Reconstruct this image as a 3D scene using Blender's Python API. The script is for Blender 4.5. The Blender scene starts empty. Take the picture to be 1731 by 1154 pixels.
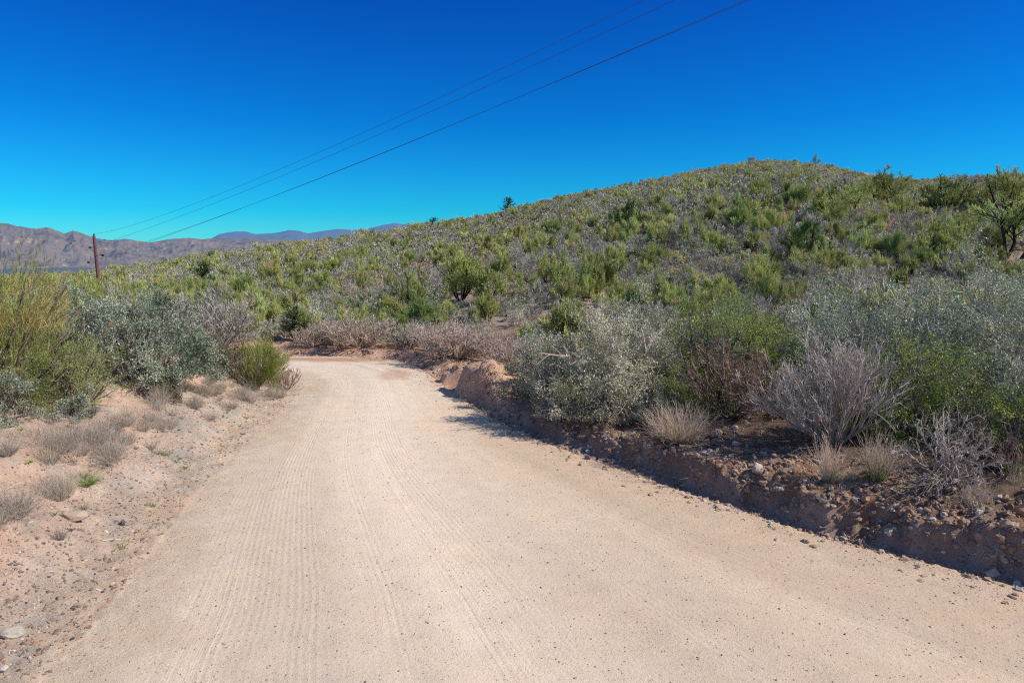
import math, random
import numpy as np
PI = math.pi
CAM_H = 3.5
PITCH = math.radians(7.75)

# ------------------------------------------------------------------ noise
def _hash(ix, iy, seed):
    n = (ix.astype(np.int64) * 374761393 + iy.astype(np.int64) * 668265263 + seed * 2147483647) & 0xFFFFFFFF
    n = ((n ^ (n >> 13)) * 1274126177) & 0xFFFFFFFF
    n = ((n ^ (n >> 16)) * 2246822519) & 0xFFFFFFFF
    return ((n ^ (n >> 15)) & 0xFFFFFF) / float(0xFFFFFF)

def vnoise(x, y, seed=0):
    x = np.asarray(x, float); y = np.asarray(y, float)
    ix = np.floor(x); iy = np.floor(y)
    fx = x - ix; fy = y - iy
    fx = fx * fx * fx * (fx * (fx * 6 - 15) + 10); fy = fy * fy * fy * (fy * (fy * 6 - 15) + 10)
    a = _hash(ix, iy, seed); b = _hash(ix + 1, iy, seed)
    c = _hash(ix, iy + 1, seed); d = _hash(ix + 1, iy + 1, seed)
    return (a + (b - a) * fx) * (1 - fy) + (c + (d - c) * fx) * fy

def fbm(x, y, scale, octaves=4, seed=0, gain=.5):
    """about -1..1"""
    t = 0; amp = 1; tot = 0; f = 1.0 / scale
    ca, sa = math.cos(.6), math.sin(.6)
    for o in range(octaves):
        t = t + amp * (vnoise(x * f, y * f, seed + o * 17) * 2 - 1); tot += amp
        x, y = ca * x - sa * y, sa * x + ca * y
        amp *= gain; f *= 2.03
    return t / tot

def ridged(x, y, scale, octaves=5, seed=0):
    t = 0; amp = 1; tot = 0; f = 1.0 / scale
    for o in range(octaves):
        n = 1 - np.abs(vnoise(x * f + 3.1 * o, y * f - 7.7 * o, seed + o * 13) * 2 - 1)
        t = t + amp * n * n; tot += amp; amp *= .5; f *= 2.07
    return t / tot

def worley(x, y, scale, seed=0):
    """distance to the nearest of jittered lattice points, and that cell's random value"""
    x = np.asarray(x) / scale; y = np.asarray(y) / scale
    ix = np.floor(x); iy = np.floor(y)
    best = np.full(x.shape, 9.0); val = np.zeros(x.shape)
    for dx in (-1, 0, 1):
        for dy in (-1, 0, 1):
            cx = ix + dx; cy = iy + dy
            px = cx + _hash(cx, cy, seed); py = cy + _hash(cx, cy, seed + 5)
            d = np.hypot(px - x, py - y)
            m = d < best
            best = np.where(m, d, best); val = np.where(m, _hash(cx, cy, seed + 9), val)
    return best, val

def sstep(a, b, x):
    t = np.clip((np.asarray(x, float) - a) / (b - a), 0, 1)
    return t * t * (3 - 2 * t)

# ------------------------------------------------------------------ road edges (metres)
def catmull(pts, n=6):
    P = [np.array(p, float) for p in pts]
    P = [2 * P[0] - P[1]] + P + [2 * P[-1] - P[-2]]
    out = []
    for i in range(1, len(P) - 2):
        for k in range(n):
            t = k / n
            out.append(.5 * ((2 * P[i]) + (-P[i-1] + P[i+1]) * t + (2*P[i-1] - 5*P[i] + 4*P[i+1] - P[i+2]) * t*t
                             + (-P[i-1] + 3*P[i] - 3*P[i+1] + P[i+2]) * t**3))
    out.append(P[-2])
    return np.array(out)

RIGHT_EDGE = catmull([(20, -14), (14, -4.5), (10, 1.2), (7.4, 4.5), (5.41, 6.8), (3.89, 8.1), (2.15, 10.2), (1.22, 11.45), (.39, 12.6), (-.32, 13.96),
                      (-1.05, 15.65), (-1.89, 17.8), (-2.6, 19.8), (-3.6, 21.5), (-5.2, 22.4), (-7.2, 22.6), (-12, 22.3), (-22, 20.5), (-40, 21)])
LEFT_EDGE = catmull([(6, -14), (1.2, -6), (-1.8, -1), (-3.4, 2.4), (-3.88, 5.1), (-3.99, 6.2), (-4.26, 7.6), (-4.61, 9.6), (-4.84, 11.6), (-4.97, 13.5),
                     (-5.16, 16), (-5.5, 17.8), (-6.6, 18.8), (-9, 19.2), (-13, 18.6), (-22, 16.8), (-40, 17)])

def polydist(X, Y, P):
    best = np.full(X.shape, 1e9); along = np.zeros(X.shape)
    s0 = 0.0
    for i in range(len(P) - 1):
        ax, ay = P[i]; bx, by = P[i + 1]
        dx, dy = bx - ax, by - ay; L2 = dx * dx + dy * dy; L = math.sqrt(L2)
        t = np.clip(((X - ax) * dx + (Y - ay) * dy) / L2, 0, 1)
        d = np.hypot(X - ax - t * dx, Y - ay - t * dy)
        m = d < best
        best = np.where(m, d, best); along = np.where(m, s0 + t * L, along)
        s0 += L
    return best, along

def inside_road(X, Y):
    P = np.vstack([RIGHT_EDGE, LEFT_EDGE[::-1]])
    c = np.zeros(X.shape, bool)
    n = len(P); j = n - 1
    for i in range(n):
        xi, yi = P[i]; xj, yj = P[j]
        if yi != yj:
            m = ((yi > Y) != (yj > Y)) & (X < (xj - xi) * (Y - yi) / (yj - yi) + xi)
            c ^= m
        j = i
    return c

# ------------------------------------------------------------------ hill: crest by bearing
def bearing(u):
    return math.atan((u - 865.5) / 1154.0 / 1.01)
# (bearing mark, rise of the bare crest above the horizon seen from the road bend [milliradian-like], crest distance, foot distance)
CREST = [(-900, -46, 95, 44), (-200, -46, 92, 44), (0, -51, 92, 42), (60, -50, 92, 40), (150, -44, 92, 38), (250, -31, 90, 34), (330, -18, 88, 31), (430, -4, 88, 29), (540, 7, 90, 27),
         (650, 24, 94, 26), (750, 38, 98, 25), (850, 55, 102, 24), (950, 79, 106, 23), (1090, 104, 112, 22), (1180, 125, 118, 21), (1250, 136, 122, 20),
         (1330, 138, 124, 19), (1400, 132, 124, 18.5), (1500, 116, 122, 18), (1600, 113, 118, 17.5), (1731, 115, 112, 17), (1900, 124, 110, 17), (2300, 105, 110, 17), (3400, 60, 110, 20)]
_CB = np.array([bearing(c[0]) for c in CREST])
def crest_at(th):
    return (np.interp(th, _CB, [c[1] / 1154.0 for c in CREST]), np.interp(th, _CB, [c[2] for c in CREST]), np.interp(th, _CB, [c[3] for c in CREST]))

def hill_profile(t):
    t = np.maximum(t, 0)
    up = 1 - (1 - np.clip(t, 0, 1)) ** 1.25
    soft = sstep(0, .18, t)
    back = np.where(t > 1, -np.minimum(np.maximum(t - 1, 0) ** 1.5 * .9, 1.1 * (t - 1) + .2), 0)
    return up * (.35 + .65 * soft) + back

_AMP = {'th': None, 'a': None}

def base_height(X, Y, detail=True):
    """everything but the big hill; returns z and the masks used for colours"""
    dL, aL = polydist(X, Y, LEFT_EDGE); dR, aR = polydist(X, Y, RIGHT_EDGE)
    ins = inside_road(X, Y)
    r = np.hypot(X, Y)
    left = (~ins) & (dL < dR); right = (~ins) & (dR <= dL)
    # right bank: cut face, high near the camera, low at the bend
    hb = np.interp(aR, [0, 18, 24, 27, 29.5, 32, 34.5, 36.5, 38, 40, 60], [.62, .66, .62, .57, .5, .42, .32, .24, .2, .18, .2])
    wob = .34 * fbm(X, Y, 2.1, 3, 41) + .30 * fbm(X, Y, .75, 3, 43) + .12 * fbm(X, Y, .22, 2, 45)
    sR = dR + wob * sstep(.02, .35, dR)
    faceR = .76 * sstep(.15, .55, sR) + .24 * sstep(.5, 1.7, sR)
    zr = hb * faceR - .07 * np.exp(-((dR - .15) / .22) ** 2) + np.clip(sR - 1.0, 0, 9) * .055
    # left verge: little gravel berm, then a soft slope
    sL = dL + .4 * fbm(X, Y, 1.5, 3, 51) * sstep(.2, 1, dL)
    near = sstep(26, 17, Y) * sstep(-30, -12, X)
    zl = (.045 * sstep(0, .5, dL) * (.35 + .65 * fbm(X, Y, .9, 3, 54)) * sstep(1.6, .6, dL) + 1.0 * sstep(.35, 3.0, sL) * (.55 + .45 * near) + .02 * np.clip(sL - 3, 0, 8)) \
        - .9 * sstep(5, 20, sL) - .012 * np.clip(sL - 18, 0, 80)
    z = np.where(right, zr, np.where(left, zl, 0))
    frac = dL / np.maximum(dL + dR, 1e-6)
    z = z + np.where(ins, .05 * (1 - (2 * frac - 1) ** 2) - .05, -.05)
    if detail:
        off = np.where(ins, 0, 1.0)
        s = np.where(right, dR, dL)
        bankR = np.where(right, sstep(.15, .5, dR) * sstep(2.6, 1.0, dR), 0) * sstep(.15, .6, hb)
        z = z + off * sstep(.2, 1.2, s) * (.05 * fbm(X, Y, 1.1, 3, 61) + .02 * fbm(X, Y, .22, 3, 62))
        wd, wv = worley(X + .1 * fbm(X, Y, .3, 2, 65), Y, .34, 66)
        z = z + bankR * ((.045 * wv - .02) * sstep(.62, .35, wd) + .10 * fbm(X, Y, .55, 4, 67) + .05 * np.floor(2.5 * fbm(X, Y, .4, 2, 64)) / 2.5 + .03 * fbm(X, Y, .13, 2, 68))
        w2, v2 = worley(X, Y, .12, 69)
        z = z + bankR * .035 * (v2 - .3) * sstep(.6, .3, w2)
        # crumbs at the foot of both edges
        crumb = np.where(ins, np.exp(-np.minimum(dL, dR) / .25) * .5, np.exp(-s / .5))
        z = z + crumb * .018 * fbm(X, Y, .09, 2, 71)
        z = z + np.where(ins, .012 * fbm(X, Y, 1.8, 3, 73), 0)
        # a few erosion lumps where the bank ends at the bend
        for (lx, ly, lr, lh) in ((-.75, 16.6, .85, .52), (-.2, 15.8, .6, .24), (-1.5, 18.2, .55, .30), (.9, 14.2, .6, .16), (-2.1, 20.1, .6, .14)):
            d = np.hypot(X - lx, Y - ly) / lr + .3 * fbm(X, Y, .4, 2, 75)
            z = z + np.where(right, lh * sstep(1.0, .55, d), 0)
    return z, dict(dL=dL, dR=dR, aL=aL, aR=aR, ins=ins, left=left, right=right, frac=frac, hb=hb)

def hill_height(X, Y, detail=True):
    th = np.arctan2(X, Y); r = np.hypot(X, Y)
    thc = np.clip(th, _CB[1], _CB[-2])
    el, Rc, R0 = crest_at(thc)
    a = np.interp(thc, _AMP['th'], _AMP['a']) if _AMP['th'] is not None else el * Rc + CAM_H
    dep = r * np.cos(th)
    t = (np.where(np.abs(th) < 1.2, np.maximum(dep, .2 * r), r) - R0) / (Rc - R0)
    behind = sstep(1.9, 1.2, np.abs(th))
    z = np.where(t < 1, a * hill_profile(t) * behind, a + np.maximum(np.abs(a), 9) * (hill_profile(t) - 1))
    k = np.clip((r - 24) / 40, 0, 1)
    if detail:
        z = z + k * (1.1 * fbm(X, Y, 26, 3, 81) + .35 * fbm(X, Y, 7, 3, 83)) * sstep(0, .2, t)
    return z

def terrain(X, Y, detail=True):
    X = np.asarray(X, float); Y = np.asarray(Y, float)
    zb, m = base_height(X, Y, detail)
    return zb + hill_height(X, Y), m

def calibrate():
    ths = np.array([bearing(c[0]) for c in CREST])[1:-1]
    el, Rc, R0 = crest_at(ths)
    deps = np.linspace(20, 150, 261)
    amp = el * Rc + CAM_H
    _AMP['th'] = ths; _AMP['a'] = amp.copy()
    TX = np.tan(ths)[:, None] * deps[None]; TY = np.repeat(deps[None], len(ths), 0)
    zb, _ = base_height(TX, TY, False)
    for _ in range(12):
        z = zb + hill_height(TX, TY)
        slope = (z - CAM_H) / deps
        w = (deps[None] > (R0[:, None] + .6 * (Rc - R0)[:, None])) & (deps[None] < Rc[:, None] * 1.15)
        sl = np.where(w, slope, -9).max(1)
        _AMP['a'] = _AMP['a'] + (el - sl) * Rc * .8
calibrate()
import bpy
from mathutils import Vector
scene = bpy.context.scene
COL = scene.collection

# ------------------------------------------------------------------ object helpers
def tag(o, label=None, cat=None, group=None, kind=None):
    if label: o['label'] = label
    if cat: o['category'] = cat
    if group: o['group'] = group
    if kind: o['kind'] = kind
    return o

def link(o, parent=None):
    COL.objects.link(o)
    if parent is not None: o.parent = parent
    return o

def mesh_from(name, V, F, mats, midx=None, tint=None, smooth=False, attrs=None):
    """V (n,3); F list of (m,k) int arrays"""
    me = bpy.data.meshes.new(name)
    F = [f for f in F if len(f)]
    nl = sum(f.size for f in F); nf = sum(len(f) for f in F)
    me.vertices.add(len(V)); me.vertices.foreach_set('co', np.ascontiguousarray(V, dtype=np.float32).ravel())
    me.loops.add(nl); me.loops.foreach_set('vertex_index', np.concatenate([f.ravel() for f in F]).astype(np.int32))
    tot = np.concatenate([np.full(len(f), f.shape[1]) for f in F]).astype(np.int32)
    start = np.concatenate([[0], np.cumsum(tot)[:-1]]).astype(np.int32)
    me.polygons.add(nf); me.polygons.foreach_set('loop_start', start)
    try: me.polygons.foreach_set('loop_total', tot)
    except Exception: pass
    for m in mats: me.materials.append(m)
    if midx is not None: me.polygons.foreach_set('material_index', np.asarray(midx, dtype=np.int32))
    me.update(calc_edges=True)
    me.polygons.foreach_set('use_smooth', np.full(nf, bool(smooth)))
    if tint is not None:
        a = me.attributes.new('tint', 'FLOAT', 'POINT'); a.data.foreach_set('value', np.asarray(tint, dtype=np.float32))
    for k, v in (attrs or {}).items():
        v = np.asarray(v, dtype=np.float32)
        if v.ndim == 1:
            a = me.attributes.new(k, 'FLOAT', 'POINT'); a.data.foreach_set('value', v)
        elif v.shape[1] == 3:
            a = me.attributes.new(k, 'FLOAT_VECTOR', 'POINT'); a.data.foreach_set('vector', v.ravel())
        else:
            a = me.attributes.new(k, 'FLOAT_COLOR', 'POINT'); a.data.foreach_set('color', v.ravel())
    return me

def norm(v):
    return v / np.maximum(np.linalg.norm(v, axis=-1, keepdims=True), 1e-9)

class MB:
    """collects ribbons, tubes and leaves; build() makes one mesh"""
    def __init__(self): self.V = []; self.F = []; self.T = []; self.M = []; self.n = 0
    def add(self, V, F, tint, mat=0):
        self.V.append(V); self.F.append(F + self.n); self.T.append(np.broadcast_to(tint, (len(V),)).astype(float)); self.M.append(np.full(len(F), mat)); self.n += len(V)
    def ribbon(self, rng, P, w, tint=.5, mat=0, taper=.35):
        N, K1, _ = P.shape
        d = norm(P[:, -1] - P[:, 0]); side = norm(np.cross(d, rng.normal(size=(N, 3))))
        w = np.broadcast_to(w, (N,))
        wk = (w[:, None] * np.linspace(1, taper, K1)[None])[..., None] * .5
        A = P - side[:, None] * wk; B = P + side[:, None] * wk
        V = np.stack([A, B], 2).reshape(-1, 3)
        b = (np.arange(N) * K1 * 2)[:, None] + (np.arange(K1 - 1) * 2)[None]
        F = np.stack([b, b + 1, b + 3, b + 2], -1).reshape(-1, 4)
        self.add(V, F, np.repeat(np.broadcast_to(tint, (N,)), K1 * 2), mat)
    def tube(self, P, r0, r1, sides=4, tint=.5, mat=0):
        N, K1, _ = P.shape
        d = norm(np.gradient(P, axis=1))
        up = np.where(np.abs(d[..., 2:3]) > .9, np.array([1., 0, 0]), np.array([0, 0, 1.]))
        a = norm(np.cross(d, up)); b = np.cross(d, a)
        r0 = np.broadcast_to(r0, (N,)); r1 = np.broadcast_to(r1, (N,))
        r = r0[:, None] + (r1 - r0)[:, None] * np.linspace(0, 1, K1)[None]
        ang = np.arange(sides) / sides * 2 * PI
        V = P[:, :, None] + r[:, :, None, None] * (np.cos(ang)[None, None, :, None] * a[:, :, None] + np.sin(ang)[None, None, :, None] * b[:, :, None])
        base = (np.arange(N) * K1 * sides)[:, None, None] + (np.arange(K1 - 1) * sides)[None, :, None]
        i = np.arange(sides)[None, None]; j = (np.arange(sides) + 1) % sides; j = j[None, None]
        F = np.stack([base + i, base + j, base + sides + j, base + sides + i], -1).reshape(-1, 4)
        self.add(V.reshape(-1, 3), F, np.repeat(np.broadcast_to(tint, (N,)), K1 * sides), mat)
    def leaves(self, rng, C, D, length, width, tint=.5, mat=0, face=None, bend=.0):
        """diamond leaves at C pointing along D"""
        N = len(C); D = norm(D)
        nrm = rng.normal(size=(N, 3))
        if face is not None: nrm = nrm * .7 + face
        s = norm(np.cross(D, nrm)); l = np.broadcast_to(length, (N,))[:, None]; w = np.broadcast_to(width, (N,))[:, None]
        V = np.stack([C, C + D * l * .45 + s * w * .5, C + D * l, C + D * l * .45 - s * w * .5], 1).reshape(-1, 3)
        F = (np.arange(N) * 4)[:, None] + np.arange(4)[None]
        self.add(V, F, np.repeat(np.broadcast_to(tint, (N,)), 4), mat)
    def arrays(self):
        return np.concatenate(self.V), np.concatenate(self.F), np.concatenate(self.T), np.concatenate(self.M)
    def build(self, name, mats, smooth=False, xf=None):
        V, F, T, M = self.arrays()
        if xf is not None: V = xf(V)
        return mesh_from(name, V, [F], mats, M, T, smooth)

def grow(rng, base, dirs, L, K, curl=.25, up=0.0):
    N = len(base); L = np.broadcast_to(L, (N,))
    P = [base]; d = norm(dirs)
    for k in range(K):
        d = norm(d + curl * rng.normal(size=(N, 3)) + np.array([0, 0, up / K]))
        P.append(P[-1] + d * (L / K)[:, None])
    return np.stack(P, 1)

def fork(rng, P, n, ang, ratio, tmin=.25, K=2, curl=.25, up=0.0, jit=.35, tmax=1.0, short=.45):
    """n children along every path"""
    N, K1, _ = P.shape
    Lp = np.linalg.norm(np.diff(P, axis=1), axis=2).sum(1)
    t = rng.uniform(tmin, tmax, (N, n)); f = t * (K1 - 1); i = np.minimum(f.astype(int), K1 - 2); f = (f - i)[..., None]
    rows = np.arange(N)[:, None]
    A = P[rows, i]; B = P[rows, i + 1]
    base = (A + (B - A) * f).reshape(-1, 3); d = norm(B - A).reshape(-1, 3)
    perp = norm(np.cross(d, rng.normal(size=d.shape)))
    a = np.clip(ang * rng.normal(1, .3, len(d)), .05, 2.2)[:, None]
    nd = d * np.cos(a) + perp * np.sin(a)
    L = (np.repeat(Lp, n).reshape(N, n) * ratio * (1 - short * (t - tmin) / max(1e-6, tmax - tmin))).reshape(-1) * rng.uniform(1 - jit, 1 + jit, len(d))
    return grow(rng, base, nd, L, K, curl, up)

def along(rng, P, n, tmin=.2, tmax=1.0):
    N, K1, _ = P.shape
    t = rng.uniform(tmin, tmax, (N, n)); f = t * (K1 - 1); i = np.minimum(f.astype(int), K1 - 2); f = (f - i)[..., None]
    rows = np.arange(N)[:, None]; A = P[rows, i]; B = P[rows, i + 1]
    return (A + (B - A) * f).reshape(-1, 3), norm(B - A).reshape(-1, 3)

def stems(rng, n, spread, rbase=.08, lo=0.0, bias=None):
    az = rng.uniform(0, 2 * PI, n); tilt = lo + (spread - lo) * np.sqrt(rng.uniform(0, 1, n))
    d = np.stack([np.sin(tilt) * np.cos(az), np.sin(tilt) * np.sin(az), np.cos(tilt)], 1)
    if bias is not None: d = norm(d + np.array(bias))
    rr = rbase * np.sqrt(rng.uniform(0, 1, n))
    b = np.stack([rr * np.cos(az), rr * np.sin(az), np.full(n, -.02)], 1)
    return b, d

def fit(mbs, w, h, dpt=None):
    """scale a plant (several builders) to width w, depth dpt, height h; returns a function for its vertices"""
    V = np.concatenate([np.concatenate(m.V) for m in mbs if m.n])
    rad = np.percentile(np.abs(V[:, 0]), 98), np.percentile(np.abs(V[:, 1]), 98)
    top = np.percentile(V[:, 2], 99.3)
    s = np.array([w * .5 / rad[0], (dpt or w) * .5 / rad[1], h / top])
    def xf(v):
        v = v * s
        v[:, 2] = np.where(v[:, 2] < -.03, -.03 + (v[:, 2] + .03) * .15, v[:, 2])
        return v
    return xf

# ------------------------------------------------------------------ node helpers
def new_mat(name):
    m = bpy.data.materials.new(name); m.use_nodes = True
    nt = m.node_tree; nt.nodes.clear()
    return m, nt
def N(nt, typ, **kw):
    n = nt.nodes.new(typ)
    for k, v in kw.items():
        if k.startswith('i_'): n.inputs[int(k[2:])].default_value = v
        elif k.startswith('s_'): n.inputs[k[2:].replace('_', ' ')].default_value = v
        else: setattr(n, k, v)
    return n
def L(nt, a, b): nt.links.new(a, b)
def ramp(nt, fac, stops):
    r = N(nt, 'ShaderNodeValToRGB'); e = r.color_ramp.elements
    while len(e) > 1: e.remove(e[-1])
    for i, (p, c) in enumerate(stops):
        x = e[0] if i == 0 else e.new(p)
        x.position = p; x.color = (*c, 1)
    L(nt, fac, r.inputs[0]); return r.outputs[0]
def math_(nt, op, a, b=None, clamp=False):
    m = N(nt, 'ShaderNodeMath', operation=op, use_clamp=clamp)
    for i, x in enumerate((a, b)):
        if x is None: continue
        if isinstance(x, (int, float)): m.inputs[i].default_value = x
        else: L(nt, x, m.inputs[i])
    return m.outputs[0]
def mixc(nt, f, a, b, mode='MIX'):
    m = N(nt, 'ShaderNodeMix', data_type='RGBA', blend_type=mode)
    for i, x in ((0, f), (6, a), (7, b)):
        if isinstance(x, (int, float)): m.inputs[i].default_value = x
        elif isinstance(x, tuple): m.inputs[i].default_value = (*x, 1)
        else: L(nt, x, m.inputs[i])
    return m.outputs[2]
def noise(nt, vec, scale, detail=3, rough=.55, dim='3D'):
    n = N(nt, 'ShaderNodeTexNoise', noise_dimensions=dim); n.inputs['Scale'].default_value = scale
    n.inputs['Detail'].default_value = detail; n.inputs['Roughness'].default_value = rough
    if vec is not None: L(nt, vec, n.inputs['Vector'])
    return n.outputs[0]

def plant_mat(name, stops, trans=.25, rough=.6, spec=.25, vary=.25, hue=.0):
    m, nt = new_mat(name)
    at = N(nt, 'ShaderNodeAttribute', attribute_name='tint')
    c = ramp(nt, at.outputs['Fac'], stops)
    oi = N(nt, 'ShaderNodeObjectInfo')
    hs = N(nt, 'ShaderNodeHueSaturation')
    hs.inputs['Saturation'].default_value = 1.0
    v = math_(nt, 'ADD', math_(nt, 'MULTIPLY', oi.outputs['Random'], 2 * vary), 1 - vary)
    L(nt, v, hs.inputs['Value']); L(nt, c, hs.inputs['Color'])
    if hue:
        r2 = math_(nt, 'FRACT', math_(nt, 'MULTIPLY', oi.outputs['Random'], 7.31))
        L(nt, math_(nt, 'ADD', math_(nt, 'MULTIPLY', r2, 2 * hue), .5 - hue), hs.inputs['Hue'])
    p = N(nt, 'ShaderNodeBsdfPrincipled'); L(nt, hs.outputs[0], p.inputs['Base Color'])
    p.inputs['Roughness'].default_value = rough; p.inputs['Specular IOR Level'].default_value = spec
    o = N(nt, 'ShaderNodeOutputMaterial')
    if trans > 0:
        t = N(nt, 'ShaderNodeBsdfTranslucent'); L(nt, hs.outputs[0], t.inputs[0])
        mx = N(nt, 'ShaderNodeMixShader'); mx.inputs[0].default_value = trans
        L(nt, p.outputs[0], mx.inputs[1]); L(nt, t.outputs[0], mx.inputs[2]); L(nt, mx.outputs[0], o.inputs[0])
    else:
        L(nt, p.outputs[0], o.inputs[0])
    return m
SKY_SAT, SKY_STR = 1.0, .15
SKY_TONE = [(0, (.12, .62, .84)), (.05, (.03, .55, .82)), (.17, (.01, .385, .83)), (.33, (.01, .245, .79)), (.5, (.4, .55, .82)), (.75, (.9, .9, .92))]  # upper stops, above the view, whitened to add ambient fill
# ------------------------------------------------------------------ camera, light, sky
cam = bpy.data.cameras.new('camera'); cam.sensor_width = 36; cam.lens = 24; cam.clip_start = .1; cam.clip_end = 90000
co = bpy.data.objects.new('camera', cam); COL.objects.link(co)
co.location = (0, 0, CAM_H); co.rotation_euler = (PI / 2 - PITCH, 0, 0); scene.camera = co

SUN_AZ, SUN_EL = math.radians(100), math.radians(41)
sun = bpy.data.lights.new('sun', 'SUN'); sun.energy = 5.0; sun.angle = math.radians(.53); sun.color = (1, .93, .83)
so = bpy.data.objects.new('sun', sun); COL.objects.link(so)
sd = Vector((math.sin(SUN_AZ) * math.cos(SUN_EL), math.cos(SUN_AZ) * math.cos(SUN_EL), math.sin(SUN_EL)))
so.rotation_euler = (-sd).to_track_quat('-Z', 'Y').to_euler(); so.location = sd * 60

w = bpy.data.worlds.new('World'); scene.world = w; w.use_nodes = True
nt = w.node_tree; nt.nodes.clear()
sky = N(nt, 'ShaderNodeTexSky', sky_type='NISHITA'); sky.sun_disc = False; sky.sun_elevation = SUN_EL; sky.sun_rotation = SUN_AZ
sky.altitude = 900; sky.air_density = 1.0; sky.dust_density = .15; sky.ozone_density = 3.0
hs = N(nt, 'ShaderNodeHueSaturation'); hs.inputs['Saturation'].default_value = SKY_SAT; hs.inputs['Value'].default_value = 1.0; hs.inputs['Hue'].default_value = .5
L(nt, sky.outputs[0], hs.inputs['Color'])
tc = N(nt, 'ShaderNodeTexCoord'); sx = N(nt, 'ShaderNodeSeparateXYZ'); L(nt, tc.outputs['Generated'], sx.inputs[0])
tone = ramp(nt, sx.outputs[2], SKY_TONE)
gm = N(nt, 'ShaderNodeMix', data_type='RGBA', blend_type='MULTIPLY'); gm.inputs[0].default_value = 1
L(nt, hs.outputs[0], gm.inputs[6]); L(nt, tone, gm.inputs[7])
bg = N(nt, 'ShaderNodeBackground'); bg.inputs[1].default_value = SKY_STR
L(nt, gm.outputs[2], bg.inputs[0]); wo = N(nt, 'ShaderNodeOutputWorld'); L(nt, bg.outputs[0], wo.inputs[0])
scene.view_settings.view_transform = 'Standard'; scene.view_settings.look = 'None'; scene.view_settings.exposure = 0; scene.view_settings.gamma = 1
scene.cycles.max_bounces = 6; scene.cycles.diffuse_bounces = 2; scene.cycles.transmission_bounces = 3; scene.cycles.use_denoising = False; scene.cycles.filter_width = 1.15; scene.cycles.sample_clamp_indirect = 4

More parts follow.
